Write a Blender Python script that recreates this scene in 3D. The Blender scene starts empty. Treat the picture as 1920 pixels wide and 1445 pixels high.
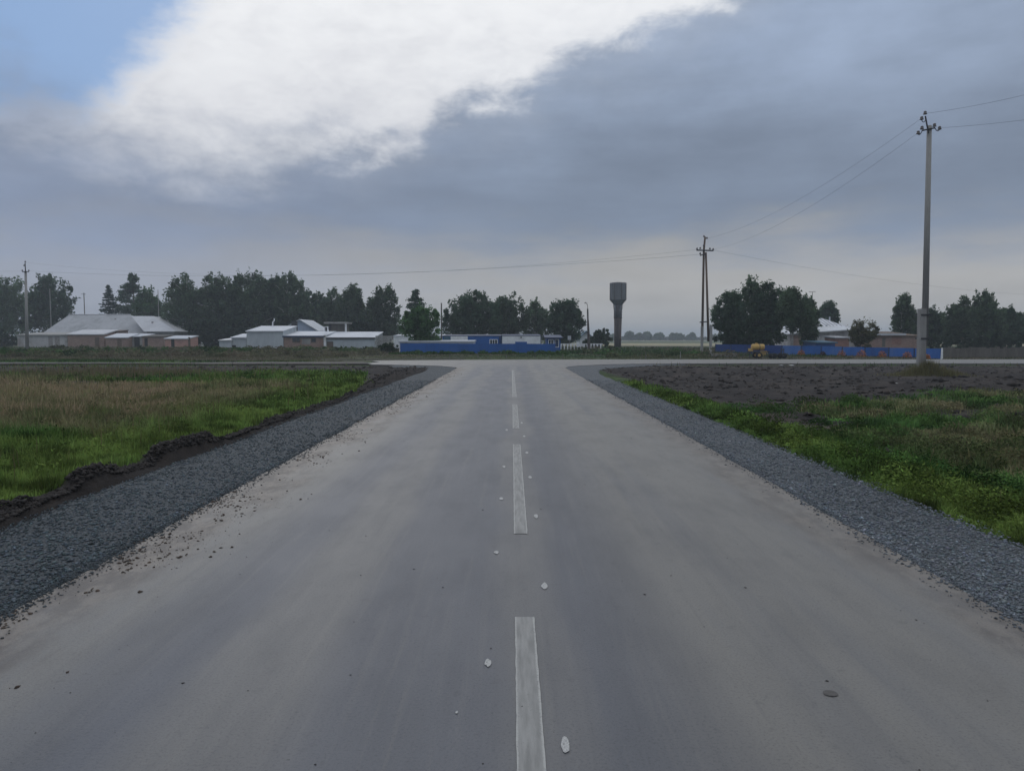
import bpy, math, random
import numpy as np
from math import radians as R, pi, sin, cos, tan, atan2
from mathutils import Vector, Matrix

# ------------------------------------------------------------------ camera, world, sun, exposure
S = bpy.context.scene
COL = S.collection
EYE = 1.65
F = 1400.0            # focal length in pixels of the 1920 wide photograph
PITCH = math.atan((722.5 - 634.0) / F)
cd = bpy.data.cameras.new('camera'); cam = bpy.data.objects.new('camera', cd); COL.objects.link(cam)
cam.location = (0, 0, EYE); cam.rotation_euler = (pi/2 - PITCH, 0, 0)
cd.sensor_width = 36.0; cd.lens = F/1920*36.0; cd.clip_start = 0.05; cd.clip_end = 12000
S.camera = cam
S.view_settings.view_transform = 'Standard'; S.view_settings.look = 'None'
S.view_settings.exposure = 0.0; S.view_settings.gamma = 1.0; S.view_settings.use_curve_mapping = False
SUN_EL, SUN_AZ = 34.0, -18.0         # azimuth from +Y, clockwise; the sun stands behind the bright cloud

def nn(nt, typ, **kw):
    n = nt.nodes.new(typ)
    for k, v in kw.items(): setattr(n, k, v)
    return n
class NT:
    """tiny helper to write node maths"""
    def __init__(s, nt): s.nt = nt; s.L = nt.links
    def sock(s, node, idx, v):
        if v is None: return
        if hasattr(v, 'is_output') or isinstance(v, bpy.types.NodeSocket): s.L.new(v, node.inputs[idx])
        else: node.inputs[idx].default_value = v
    def m(s, op, a, b=None, c=None, clamp=False):
        n = nn(s.nt, 'ShaderNodeMath', operation=op); n.use_clamp = clamp
        s.sock(n, 0, a); s.sock(n, 1, b); s.sock(n, 2, c); return n.outputs[0]
    def ss(s, v, a, b):     # smoothstep 0..1 between a and b
        n = nn(s.nt, 'ShaderNodeMapRange', interpolation_type='SMOOTHSTEP')
        s.sock(n, 0, v); s.sock(n, 1, a); s.sock(n, 2, b); return n.outputs[0]
    def mix(s, f, a, b):
        n = nn(s.nt, 'ShaderNodeMix', data_type='RGBA')
        s.sock(n, 0, f)
        for i, v in ((6, a), (7, b)):
            if isinstance(v, tuple): v = (v[0], v[1], v[2], 1)
            s.sock(n, i, v)
        return n.outputs[2]
    def noise(s, vec, scale, detail=4, rough=.5, dist=0.0, lac=2.0):
        n = nn(s.nt, 'ShaderNodeTexNoise'); s.sock(n, 'Vector', vec)
        n.inputs['Scale'].default_value = scale; n.inputs['Detail'].default_value = detail
        n.inputs['Roughness'].default_value = rough; n.inputs['Distortion'].default_value = dist
        n.inputs['Lacunarity'].default_value = lac
        return n.outputs['Fac']
    def scale(s, vec, v):
        n = nn(s.nt, 'ShaderNodeVectorMath', operation='MULTIPLY'); s.L.new(vec, n.inputs[0]); n.inputs[1].default_value = v
        return n.outputs[0]
    def add(s, vec, v):
        n = nn(s.nt, 'ShaderNodeVectorMath', operation='ADD'); s.L.new(vec, n.inputs[0]); n.inputs[1].default_value = v
        return n.outputs[0]

W = bpy.data.worlds.new('World'); S.world = W; W.use_nodes = True
wn = W.node_tree; wn.nodes.clear(); N = NT(wn)
out = nn(wn, 'ShaderNodeOutputWorld'); bg = nn(wn, 'ShaderNodeBackground'); wn.links.new(bg.outputs[0], out.inputs[0])
sky = nn(wn, 'ShaderNodeTexSky', sky_type='NISHITA'); sky.sun_disc = False
sky.sun_elevation = R(SUN_EL); sky.sun_rotation = R(SUN_AZ); sky.air_density = 1.0; sky.dust_density = 0.6; sky.ozone_density = 1.5
tc = nn(wn, 'ShaderNodeTexCoord'); D = tc.outputs['Generated']
sp = nn(wn, 'ShaderNodeSeparateXYZ'); wn.links.new(D, sp.inputs[0]); dx, dy, dz = sp.outputs
az = N.m('MULTIPLY', N.m('ARCTAN2', dx, dy), 180/pi)
el = N.m('MULTIPLY', N.m('ARCSINE', dz), 180/pi)
st = N.scale(D, (1, 1, 1.7))
n_big = N.noise(st, 3.6, 6, .58)
n_mid = N.noise(N.add(st, (3.1, 1.7, .4)), 8.0, 8, .6, .2)
n_fine = N.noise(N.add(N.scale(D, (1, 1, 2.2)), (7.1, 2.2, 4.0)), 17.0, 8, .6, .3)
n_streak = N.noise(N.add(N.scale(D, (1, 1, 5.0)), (1.3, 5.2, 2.0)), 5.0, 6, .55)
# lower edge (elevation in degrees) of the bright opening in the cloud deck, as a function of azimuth
fc = nn(wn, 'ShaderNodeFloatCurve'); cm = fc.mapping; cv = cm.curves[0]
pts = [(-180, 40), (-100, 34), (-60, 20), (-38, 15.0), (-33, 14.8), (-30, 13.6), (-27, 12.4), (-24, 11.8), (-20, 12.1), (-14, 13.3), (-7, 13.9),
       (-5, 16.6), (1.5, 18.2), (5, 20.6), (9, 21.2), (16, 24.0), (30, 29), (60, 36), (120, 40), (180, 40)]
while len(cv.points) < len(pts): cv.points.new(.5, .5)
for p, (a, e) in zip(cv.points, pts): p.location = ((a+180)/360, e/90)
cm.update()
t = N.m('DIVIDE', N.m('ADD', az, 180), 360); wn.links.new(t, fc.inputs['Value'])
edge = N.m('MULTIPLY', fc.outputs[0], 90)
wob = N.m('ADD', N.m('MULTIPLY', N.m('SUBTRACT', n_mid, .5), 7.5), N.m('MULTIPLY', N.m('SUBTRACT', n_fine, .5), 4.2))
dist = N.m('ADD', N.m('SUBTRACT', el, edge), wob)
softn = N.ss(n_big, .35, .65)
soft_l = N.ss(az, -8.0, -22.0)
m_bright = N.ss(N.m('DIVIDE', dist, N.m('ADD', 1.0, N.m('MULTIPLY', soft_l, 1.6))), -1.3, 1.8)
m_bright2 = N.ss(dist, -6.0, 6.0)
m_open = N.m('ADD', N.m('MULTIPLY', m_bright, .78), N.m('MULTIPLY', m_bright2, .22))
# blue gap to the left of the bright cloud
bl = N.m('MINIMUM', N.m('ADD', N.m('MULTIPLY', N.m('ADD', az, 28.0), -1), N.m('MULTIPLY', N.m('SUBTRACT', el, 15.5), .9)), N.m('MULTIPLY', N.m('SUBTRACT', el, 14.0), 1.3))
bl = N.m('MINIMUM', bl, N.m('ADD', az, 62))
bl = N.m('ADD', bl, N.m('ADD', N.m('MULTIPLY', N.m('SUBTRACT', n_mid, .5), 7.0), N.m('MULTIPLY', N.m('SUBTRACT', n_fine, .5), 4.0)))
m_blue = N.m('MULTIPLY', N.ss(bl, -1.6, 2.4), .95)
# cloud deck colours
c_hor = (.430, .430, .428); c_mid = (.212, .262, .352); c_up = (.335, .415, .560)
c1 = N.mix(N.ss(N.m('ADD', el, N.m('MULTIPLY', N.m('SUBTRACT', n_streak, .5), 9)), 3.5, 9.5), c_hor, c_mid)
c2 = N.mix(N.ss(N.m('ADD', el, N.m('MULTIPLY', N.m('SUBTRACT', n_big, .5), 12)), 11.5, 25.0), c1, c_up)
lefty = N.ss(az, 5.0, -30.0)
c2 = N.mix(N.m('MULTIPLY', lefty, .55), c2, (.275, .335, .475))
shade = N.m('ADD', .55, N.m('ADD', N.m('MULTIPLY', n_streak, .45), N.m('MULTIPLY', n_big, .45)))
hs = nn(wn, 'ShaderNodeVectorMath', operation='SCALE'); wn.links.new(c2, hs.inputs[0]); wn.links.new(shade, hs.inputs['Scale'])
deck = hs.outputs[0]
b_low = N.mix(N.ss(n_mid, .34, .66), (.69, .705, .75), (.80, .815, .85))
b_hi = N.mix(N.ss(N.m('ADD', el, N.m('MULTIPLY', N.m('SUBTRACT', n_fine, .5), 14)), 15, 26), b_low, (.90, .915, .94))
blue = nn(wn, 'ShaderNodeVectorMath', operation='SCALE'); wn.links.new(sky.outputs[0], blue.inputs[0]); blue.inputs['Scale'].default_value = .05
blue2 = N.mix(.72, blue.outputs[0], (.235, .425, .76))
hi = N.mix(m_blue, b_hi, blue2)
allc = N.mix(m_open, deck, hi)
wn.links.new(allc, bg.inputs[0]); bg.inputs[1].default_value = 1.0

sl = bpy.data.lights.new('sun', 'SUN'); so = bpy.data.objects.new('sun', sl); COL.objects.link(so)
sl.energy = 0.5; sl.angle = R(25); sl.color = (1, .965, .92)
sd = Vector((sin(R(SUN_AZ))*cos(R(SUN_EL)), cos(R(SUN_AZ))*cos(R(SUN_EL)), sin(R(SUN_EL))))
so.rotation_euler = (-sd).to_track_quat('-Z', 'Y').to_euler(); so.location = (0, 0, 60)

# ------------------------------------------------------------------ helpers
def pt(px, py, Y):
    """world point seen at photograph pixel (px, py) when it stands at distance Y"""
    a = (px - 960)/F; b = (722.5 - py)/F
    y = cos(PITCH) + b*sin(PITCH); z = -sin(PITCH) + b*cos(PITCH)
    k = Y/y
    return Vector((a*k, Y, EYE + z*k))
def PX(px, Y, py=640): return pt(px, py, Y).x
def PZ(py, Y): return pt(960, py, Y).z

rng = np.random.default_rng(7)
_perm = np.random.default_rng(11).random((256, 256))
def vnoise(x, y):
    x = np.asarray(x, float); y = np.asarray(y, float)
    xi = np.floor(x).astype(int); yi = np.floor(y).astype(int)
    fx = x-xi; fy = y-yi; fx = fx*fx*(3-2*fx); fy = fy*fy*(3-2*fy)
    g = lambda i, j: _perm[i & 255, j & 255]
    return (g(xi, yi)*(1-fx)+g(xi+1, yi)*fx)*(1-fy) + (g(xi, yi+1)*(1-fx)+g(xi+1, yi+1)*fx)*fy
def fbm(x, y, o=4, off=0.0):
    s = 0; a = .5; t = 0
    for i in range(o):
        s = s + a*vnoise(x*2**i+off+i*17.3, y*2**i+off*1.7+i*9.1); t += a; a *= .5
    return s/t
def sstep(v, a, b):
    t = np.clip((v-a)/(b-a), 0, 1); return t*t*(3-2*t)

def tag(o, label=None, cat=None, group=None, kind=None):
    if label: o['label'] = label
    if cat: o['category'] = cat
    if group: o['group'] = group
    if kind: o['kind'] = kind
    return o
def thing(name, label, cat, loc=(0, 0, 0), group=None):
    o = bpy.data.objects.new(name, None); COL.objects.link(o); o.location = loc; o.empty_display_size = .3
    return tag(o, label, cat, group)

def np_mesh(name, verts, faces, mat, colors=None, smooth=False):
    """verts (n,3), faces: (m,k) array, colours per vertex (n,3)"""
    me = bpy.data.meshes.new(name)
    verts = np.ascontiguousarray(verts, np.float32); faces = np.ascontiguousarray(faces, np.int32)
    n, (m, k) = len(verts), faces.shape
    me.vertices.add(n); me.vertices.foreach_set('co', verts.ravel())
    me.loops.add(m*k); me.loops.foreach_set('vertex_index', faces.ravel())
    me.polygons.add(m); me.polygons.foreach_set('loop_start', np.arange(0, m*k, k, dtype=np.int32))
    me.polygons.foreach_set('loop_total', np.full(m, k, np.int32))
    if smooth: me.polygons.foreach_set('use_smooth', np.ones(m, bool))
    me.update(calc_edges=True)
    if colors is not None:
        at = me.attributes.new('Col', 'FLOAT_COLOR', 'POINT')
        c = np.ones((n, 4), np.float32); c[:, :3] = colors; at.data.foreach_set('color', c.ravel())
    me.materials.append(mat)
    return me
def link(name, me, parent=None, loc=(0, 0, 0)):
    o = bpy.data.objects.new(name, me); COL.objects.link(o); o.parent = parent; o.location = loc
    return o

class MB:
    """collects shapes in world coordinates, links them as ONE mesh object"""
    def __init__(s): s.v = []; s.f = []
    def poly(s, vs, fs):
        b = len(s.v); s.v += [Vector(v) for v in vs]; s.f += [tuple(i+b for i in f) for f in fs]; return s
    def box(s, x0, x1, y0, y1, z0, z1, rot=0.0, tilt=0.0):
        vs = [(x, y, z) for z in (z0, z1) for y in (y0, y1) for x in (x0, x1)]
        if rot or tilt:
            c = Vector(((x0+x1)/2, (y0+y1)/2, z0)); m = Matrix.Rotation(rot, 3, 'Z') @ Matrix.Rotation(tilt, 3, 'Y')
            vs = [m @ (Vector(v)-c) + c for v in vs]
        return s.poly(vs, [(0, 2, 3, 1), (4, 5, 7, 6), (0, 1, 5, 4), (2, 6, 7, 3), (0, 4, 6, 2), (1, 3, 7, 5)])
    def prism(s, front, back):
        """two polygons with the same number of points"""
        n = len(front)
        return s.poly(list(front)+list(back), [tuple(range(n)), tuple(range(2*n-1, n-1, -1))] +
                      [(i, i+n, (i+1) % n+n, (i+1) % n) for i in range(n)])
    def tube(s, pts, rad, n=8, cap=True):
        pts = [Vector(p) for p in pts]
        if not isinstance(rad, (list, tuple)): rad = [rad]*len(pts)
        rings = []
        for i, p in enumerate(pts):
            d = (pts[min(i+1, len(pts)-1)] - pts[max(i-1, 0)]).normalized()
            u = d.orthogonal().normalized() if i == 0 else (u - d*u.dot(d)).normalized()
            w = d.cross(u)
            rings.append([p + (u*cos(2*pi*k/n) + w*sin(2*pi*k/n))*rad[i] for k in range(n)])
        vs = [v for r in rings for v in r]; fs = []
        for i in range(len(pts)-1):
            for k in range(n):
                fs.append((i*n+k, i*n+(k+1) % n, (i+1)*n+(k+1) % n, (i+1)*n+k))
        if cap: fs += [tuple(range(n-1, -1, -1)), tuple((len(pts)-1)*n+k for k in range(n))]
        return s.poly(vs, fs)
    def lathe(s, c, prof, n=12, axis='Z'):
        vs = []; fs = []
        for r, h in prof:
            for k in range(n):
                a = 2*pi*k/n
                q = Vector((r*cos(a), r*sin(a), h))
                if axis == 'X': q = Vector((h, r*cos(a), r*sin(a)))
                if axis == 'Y': q = Vector((r*cos(a), h, r*sin(a)))
                vs.append(Vector(c)+q)
        for i in range(len(prof)-1):
            for k in range(n): fs.append((i*n+k, i*n+(k+1) % n, (i+1)*n+(k+1) % n, (i+1)*n+k))
        fs += [tuple(range(n-1, -1, -1)), tuple((len(prof)-1)*n+k for k in range(n))]
        return s.poly(vs, fs)
    def build(s, name, mat, root=None, smooth=False, top=None):
        """root: the Empty that owns the part; top: the top-level Empty when root is itself a part at the origin of top"""
        o = root
        org = Vector((0, 0, 0))
        while o is not None: org = org + Vector(o.location); o = o.parent
        me = bpy.data.meshes.new(name)
        me.from_pydata([tuple(v-org) for v in s.v], [], s.f)
        if smooth: me.polygons.foreach_set('use_smooth', [True]*len(me.polygons))
        me.materials.append(mat)
        return link(name, me, root)

# ------------------------------------------------------------------ materials
MATS = {}
def mat(name, col, rough=.8, var=.25, sc=3.0, bump=.15, col2=None, metal=0.0, spec=.4, streak=False):
    if name in MATS: return MATS[name]
    m = bpy.data.materials.new(name); m.use_nodes = True; nt = m.node_tree; q = NT(nt)
    b = nt.nodes['Principled BSDF']; tcn = nn(nt, 'ShaderNodeTexCoord'); v = tcn.outputs['Object']
    if streak: v = q.scale(v, (1, 1, .18))
    n1 = q.noise(v, sc, 6, .6); n2 = q.noise(v, sc*7, 4, .6)
    f = q.m('ADD', q.m('MULTIPLY', n1, .65), q.m('MULTIPLY', n2, .35))
    lo = tuple(c*(1-var) for c in col); hi = tuple(min(1, c*(1+var)) for c in col)
    c = q.mix(q.ss(f, .36, .64), lo, hi)
    if col2: c = q.mix(q.ss(q.noise(q.add(v, (5, 3, 1)), sc*.6, 6, .65), .52, .66), c, col2)
    nt.links.new(c, b.inputs['Base Color']); b.inputs['Roughness'].default_value = rough
    b.inputs['Metallic'].default_value = metal; b.inputs['Specular IOR Level'].default_value = spec
    if bump:
        bn = nn(nt, 'ShaderNodeBump'); bn.inputs['Strength'].default_value = bump; bn.inputs['Distance'].default_value = .03
        nt.links.new(n2, bn.inputs['Height']); nt.links.new(bn.outputs[0], b.inputs['Normal'])
    MATS[name] = m; return m
def veg_mat(name, transl=.25, rough=.7):
    m = bpy.data.materials.new(name); m.use_nodes = True; nt = m.node_tree; nt.nodes.clear(); q = NT(nt)
    o = nn(nt, 'ShaderNodeOutputMaterial'); at = nn(nt, 'ShaderNodeAttribute', attribute_name='Col')
    d = nn(nt, 'ShaderNodeBsdfDiffuse'); tr = nn(nt, 'ShaderNodeBsdfTranslucent'); mx = nn(nt, 'ShaderNodeMixShader')
    for s_ in (d, tr): nt.links.new(at.outputs['Color'], s_.inputs[0])
    mx.inputs[0].default_value = transl
    nt.links.new(d.outputs[0], mx.inputs[1]); nt.links.new(tr.outputs[0], mx.inputs[2]); nt.links.new(mx.outputs[0], o.inputs[0])
    return m
M_grass = veg_mat('grass_blades', .3); M_leaf = veg_mat('tree_leaves', .45)

def brick_mat(name, col, mortar=(.30, .28, .25)):
    m = bpy.data.materials.new(name); m.use_nodes = True; nt = m.node_tree; q = NT(nt); b = nt.nodes['Principled BSDF']
    tcn = nn(nt, 'ShaderNodeTexCoord'); mp = nn(nt, 'ShaderNodeMapping'); mp.inputs['Rotation'].default_value = (pi/2, 0, 0)
    nt.links.new(tcn.outputs['Object'], mp.inputs[0])
    br = nn(nt, 'ShaderNodeTexBrick'); nt.links.new(mp.outputs[0], br.inputs['Vector'])
    br.inputs['Scale'].default_value = 1; br.inputs['Brick Width'].default_value = .26; br.inputs['Row Height'].default_value = .085
    br.inputs['Mortar Size'].default_value = .008
    br.inputs['Color1'].default_value = (*[c*.8 for c in col], 1); br.inputs['Color2'].default_value = (*[c*1.2 for c in col], 1)
    br.inputs['Mortar'].default_value = (*mortar, 1)
    n1 = q.noise(tcn.outputs['Object'], .7, 6, .65)
    c = q.mix(q.m('MULTIPLY', q.ss(n1, .4, .7), .5), br.outputs['Color'], tuple(c*.55 for c in col))
    nt.links.new(c, b.inputs['Base Color']); b.inputs['Roughness'].default_value = .9
    return m
M_brick = brick_mat('red_brick', (.29, .135, .10)); M_brick2 = brick_mat('brown_brick', (.30, .185, .145)); M_pink = brick_mat('pink_brick', (.50, .26, .21))
M_white = mat('white_paint', (.78, .79, .80), .75, .12, .8, .05, col2=(.45, .45, .43))
M_offwhite = mat('lime_wash', (.46, .45, .44), .85, .16, .6, .1, col2=(.26, .24, .22))
M_slate = mat('grey_slate_roof', (.36, .37, .385), .75, .12, .5, .1, col2=(.27, .28, .29), streak=True)
M_slate2 = mat('pale_slate_roof', (.47, .48, .50), .7, .1, .5, .08)
M_tin = mat('tin_sheet', (.50, .52, .54), .5, .10, .7, .05, col2=(.38, .385, .39), streak=True)
M_tinwall = mat('painted_tin_wall', (.44, .48, .50), .6, .10, .6, .05, col2=(.33, .36, .38), streak=True)
M_felt = mat('light_roofing', (.50, .525, .56), .7, .1, .6, .05)
M_blue = mat('blue_paint', (.012, .095, .33), .55, .10, .7, .04, col2=(.018, .07, .24), streak=True)
M_blue2 = mat('faded_blue_paint', (.030, .125, .40), .55, .14, .7, .04, col2=(.07, .16, .40), streak=True)
M_blue_shaded = mat('shaded_blue_paint', (.010, .045, .19), .6, .15)  # fence blue darkened: shade under the grove is put into the colour
M_dkblue = mat('dark_blue_trim', (.015, .035, .09), .6, .15)
M_teal = mat('teal_paint', (.05, .13, .20), .6, .15)
M_ltblue = mat('pale_blue_gable', (.42, .50, .62), .7, .1)
M_dark = mat('dark_void', (.02, .02, .022), .8, .2)
M_glass = mat('window_glass', (.03, .04, .05), .15, .1, spec=.8, bump=0)
M_conc = mat('grey_concrete', (.30, .295, .28), .9, .14, 1.2, .2, col2=(.2, .19, .18), streak=True)
M_conc2 = mat('pole_concrete', (.27, .265, .25), .9, .12, 1.5, .2, col2=(.19, .18, .17), streak=True)
M_rust = mat('weathered_steel', (.155, .165, .175), .6, .22, 1.2, .1, col2=(.10, .08, .07), streak=True)
M_rustdk = mat('rusty_steel', (.075, .06, .055), .75, .3, 1.5, .15, col2=(.12, .065, .045), streak=True)
M_iron = mat('dark_iron', (.045, .045, .05), .6, .2, 4)
M_ins = mat('porcelain', (.10, .09, .09), .25, .2, 3, 0, spec=.7)
M_wood = mat('grey_timber', (.13, .12, .105), .9, .22, 2.5, .25, streak=True)
M_woodbr = mat('brown_timber', (.14, .10, .075), .9, .22, 2.5, .25, streak=True)
M_birch = mat('birch_bark', (.42, .40, .37), .8, .2, 1.5, .2, col2=(.06, .05, .045))
M_bark = mat('dark_bark', (.085, .072, .06), .95, .25, 2, .3)
M_yellow = mat('yellow_tank_paint', (.46, .30, .09), .6, .14, 2, .05, col2=(.36, .22, .07))
M_tyre = mat('rubber', (.02, .02, .02), .85, .2, 5)
M_wire = mat('aluminium_wire', (.10, .105, .11), .6, .1)
M_bag = mat('white_plastic', (.42, .42, .41), .5, .1)

# ------------------------------------------------------------------ terrain
XL0, XL1 = -3.04, -4.70      # left asphalt edge, left gravel edge
XR0, XR1 = 2.97, 4.22
YJ = 43.0                     # where the corners of the junction begin
def edgeL(y): return XL1 + .10*(fbm(np.asarray(y)*.5, 3.0, 3)-.5)*2
def edgeR(y): return XR1 + .10*(fbm(np.asarray(y)*.6, 9.0, 3)-.5)*2
def ground_z(x, y):
    x = np.asarray(x, float); y = np.asarray(y, float)
    near = 1-sstep(y, 40, 45)
    L = edgeL(y)-x; Rr = x-edgeR(y)
    base = -.075 + .05*(fbm(x*.15, y*.15, 3, 4.0)-.5)
    # left: dark spoil bank along the gravel, then the meadow
    wbank = .15 + .02*np.clip(y-18, 0, 30)
    lump = fbm(x*2.4, y*1.1, 4, 2.0)
    bank = (.02+.04*sstep(lump, .3, .6)+.13*sstep(lump, .56, .74))*np.exp(-((L-.15-.01*np.clip(y-18, 0, 30))/wbank)**2)
    zl = np.where(L > 0, bank + .13*(fbm(x*.5, y*.5, 4, 8.0)-.5)*sstep(L, .5, 2.0) + .05*(lump-.5)*2 + .03, 0)
    # right: shallow ditch, ploughed soil further on
    ditch = -.30*sstep(Rr, .3, 2.4) + .20*sstep(Rr, 4, 11)
    zr = np.where(Rr > 0, ditch + .14*(fbm(x*.7, y*.7, 4, 5.0)-.5) + .05*(fbm(x*2.5, y*2.5, 3, 1.0)-.5), 0)
    soil = soil_mask(x, y)
    clod = (fbm(x*.8, y*2.6, 5, 6.0)-.45)*.16 + (fbm(x*.13+y*.1, y*1.5-x*.12, 4, 36.0)-.45)*.26
    z = base + near*(zl+zr) + soil*clod*sstep(y, 9, 26)*sstep(np.abs(x), 4.8, 6)
    # keep the roads free
    under = ((x > XL1+.12) & (x < XR1+.05) & (y < 62))
    z = np.where(under, -.16, z)
    cr = sstep(y, 42.5, 44.5)*(1-sstep(y, np.where(x < -14, 53.5, 60.5), np.where(x < -14, 55.0, 62.5)))
    z = np.where(cr > 0, z*(1-cr) + cr*(-.12), z)
    z = np.where(y > 62, -.03 + .14*(fbm(x*.12, y*.12, 4, 3.0)-.5), z)
    return z
def soil_mask(x, y):
    n = fbm(x*.35, y*.5, 4, 12.0)
    L = edgeL(y)-x; Rr = x-edgeR(y)
    # left
    wb = .17 + .30*(fbm(x*0, y*.9, 3, 3.0)-.5) + .16*np.clip(y-24, 0, 30)
    a = 1-sstep(L, wb, wb+.25)
    b = sstep(y+(n-.5)*10, 34, 37)*sstep(-x, -200, -190)*(1-.45*sstep(-x, 14, 24))
    ruts = sstep(y+(n-.5)*8, 23, 26)*sstep(-x, 10, 15)*sstep(fbm(x*.10, y*.8, 4, 7.0), .40, .56)
    sl_ = np.clip(a + b + ruts, 0, 1)*(x < 0)
    # right
    c = sstep(y+(n-.5)*9 - .0*x, 25.5, 29)*sstep(Rr, .3, 1.0)
    xs_ = np.interp(y, [11, 14, 18.3, 22, 25, 28], [5.2, 6.5, 7.7, 9.0, 14, 45])
    streak = sstep(Rr+(n-.5)*.8, 1.0, 1.5)*(1-sstep(x-xs_+(n-.5)*3, -.3, .5))*sstep(y, 11, 13)
    d = sstep(fbm(x*.25, y*.6, 4, 21.0), .52, .60)*.8*sstep(y, 11, 14)
    sr = np.clip(c + streak + d*(Rr > 1.4), 0, 1)*(x > 0)
    s = np.where(x < 0, sl_, sr)
    s = s*(1-sstep(y, 47, 49))
    far = sstep(fbm(x*.08, y*.2, 4, 31.0), .5, .62)*.7*(x < -4)*sstep(y, 55, 57)*(1-sstep(y, 80, 95))
    return np.clip(s+far, 0, 1)
def dry_mask(x, y):
    n = fbm(x*.22, y*.22, 4, 14.0)
    a = sstep(-x-.45*y + (n-.5)*8, 0.5, 4.5)*sstep(y, 13, 17)*(1-sstep(y, 27, 33))      # straw patch at far left
    b = .75*sstep(n+.10*sstep(y, 8, 16)-.05, .47, .60)*sstep(-x, 5.4, 8.0)*sstep(y, 9.5, 13)*(1-sstep(y, 24, 30))
    r = .6*sstep(fbm(x*.5, y*.5, 4, 19.0), .46, .60)*sstep(x, 5.8, 7.2)*sstep(y, 6, 9)
    c = .85*sstep(fbm(x*.06, y*.1, 4, 44.0)+.10*np.exp(-((x+19)/7)**2), .42, .56)*sstep(y, 55, 57)
    return np.clip(np.where(x < 0, a+b, r)+c, 0, 1)
C = lambda *a: np.array(a)
SOIL = C(.024, .0205, .019); SOIL2 = C(.078, .063, .053); GREEN = C(.056, .112, .030); GREEN2 = C(.108, .156, .040); DRY = C(.25, .20, .125); DRY2 = C(.125, .112, .062)
def lerp(a, b, t): t = np.asarray(t)[..., None]; return a*(1-t)+b*t
def grass_color(x, y):
    n = fbm(x*.5, y*.5, 4, 23.0); n2 = fbm(x*1.7, y*1.7, 3, 27.0)
    L = edgeL(y)-x; Rr = x-edgeR(y); n3 = fbm(x*3.1, y*2.2, 3, 33.0)
    fresh = np.where(x < 0, 1-sstep(L, .8, 3.2), .5*(1-sstep(Rr, .4, 1.6)))*(1-sstep(y, 22, 40))
    g = lerp(GREEN, GREEN2, np.clip(.75*sstep(n, .36, .66)*(1-.55*(x > 5.5)) + fresh*.75, 0, 1))
    g = g*((.62+.7*n2)*(.45+1.1*sstep(n3, .25, .75)))[..., None]
    g = np.where((x > 5.5)[..., None], g*C(.92, .98, 1.05), g)
    d = lerp(DRY2, DRY, sstep(n2+.3*(y > 15)*(x < -10), .35, .65))
    g = lerp(g, d, dry_mask(x, y)*(.55+.45*sstep(n2, .3, .6)))
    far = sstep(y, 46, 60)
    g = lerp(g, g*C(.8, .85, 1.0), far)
    strip = far*(1-sstep(y, 66, 69))*sstep(x, -20, -12)*(1-sstep(x, 14, 20)); g = lerp(g, C(.115, .135, .065), strip*.7)
    return g
def ground_color(x, y):
    s = soil_mask(x, y)
    n = fbm(x*1.2, y*2.4, 4, 17.0)
    pale = np.where(x > 0, np.clip(sstep(n, .5, .66)*.45 + .9*sstep(n, .40, .55)*(1-sstep(np.abs(y-17.5), 2.5, 5))*(x < 7.5), 0, 1), sstep(n, .5, .66)*(.2+.6*sstep(-x, 8, 13)))
    so_ = lerp(SOIL, SOIL2, pale)
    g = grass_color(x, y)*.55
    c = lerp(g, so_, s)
    # distance: rough pasture, then pale stubble and far fields
    f1 = sstep(y + 6*fbm(x*.02, y*.02, 2), 165, 175)
    stub = lerp(C(.22, .20, .125), C(.30, .27, .17), fbm(x*.01, y*.03, 4, 2.0))
    c = lerp(c, stub, f1)
    f2 = sstep(y, 255, 265)*(1-sstep(y, 420, 440)); c = lerp(c, C(.06, .085, .045), f2)
    f3 = sstep(y, 430, 445); c = lerp(c, C(.20, .19, .12), f3)
    return c

def growing(a, b, step0, g):
    v = [a]
    while v[-1] < b: v.append(v[-1] + max(step0, g*abs(v[-1])))
    return np.array(v)
ys = np.concatenate([np.array([-2500, -900, -300, -120, -60, -40, -30, -22, -16, -11, -7, -4, -2, 0, 1.2]), growing(2.0, 2600, .06, .019)])
xp = growing(0.0, 2600, .12, .024)
xs = np.concatenate([-xp[:0:-1], xp])
GX, GY = np.meshgrid(xs, ys)
GZ = ground_z(GX, GY)
nx, ny = len(xs), len(ys)
idx = np.arange(nx*ny).reshape(ny, nx)
faces = np.stack([idx[:-1, :-1], idx[:-1, 1:], idx[1:, 1:], idx[1:, :-1]], -1).reshape(-1, 4)
gm = bpy.data.materials.new('earth_and_turf'); gm.use_nodes = True; q = NT(gm.node_tree); b = gm.node_tree.nodes['Principled BSDF']
at = nn(gm.node_tree, 'ShaderNodeAttribute', attribute_name='Col'); tcn = nn(gm.node_tree, 'ShaderNodeTexCoord')
f1 = q.noise(tcn.outputs['Object'], 9.0, 8, .7); f2 = q.noise(tcn.outputs['Object'], 1.3, 6, .6)
vm = nn(gm.node_tree, 'ShaderNodeVectorMath', operation='SCALE'); gm.node_tree.links.new(at.outputs['Color'], vm.inputs[0])
gm.node_tree.links.new(q.m('ADD', .35, q.m('ADD', q.m('MULTIPLY', f1, .9), q.m('MULTIPLY', f2, .45))), vm.inputs['Scale'])
gm.node_tree.links.new(vm.outputs[0], b.inputs['Base Color']); b.inputs['Roughness'].default_value = .95; b.inputs['Specular IOR Level'].default_value = .2
bn = nn(gm.node_tree, 'ShaderNodeBump'); bn.inputs['Strength'].default_value = .8; bn.inputs['Distance'].default_value = .06
gm.node_tree.links.new(f1, bn.inputs['Height']); gm.node_tree.links.new(bn.outputs[0], b.inputs['Normal'])
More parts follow.
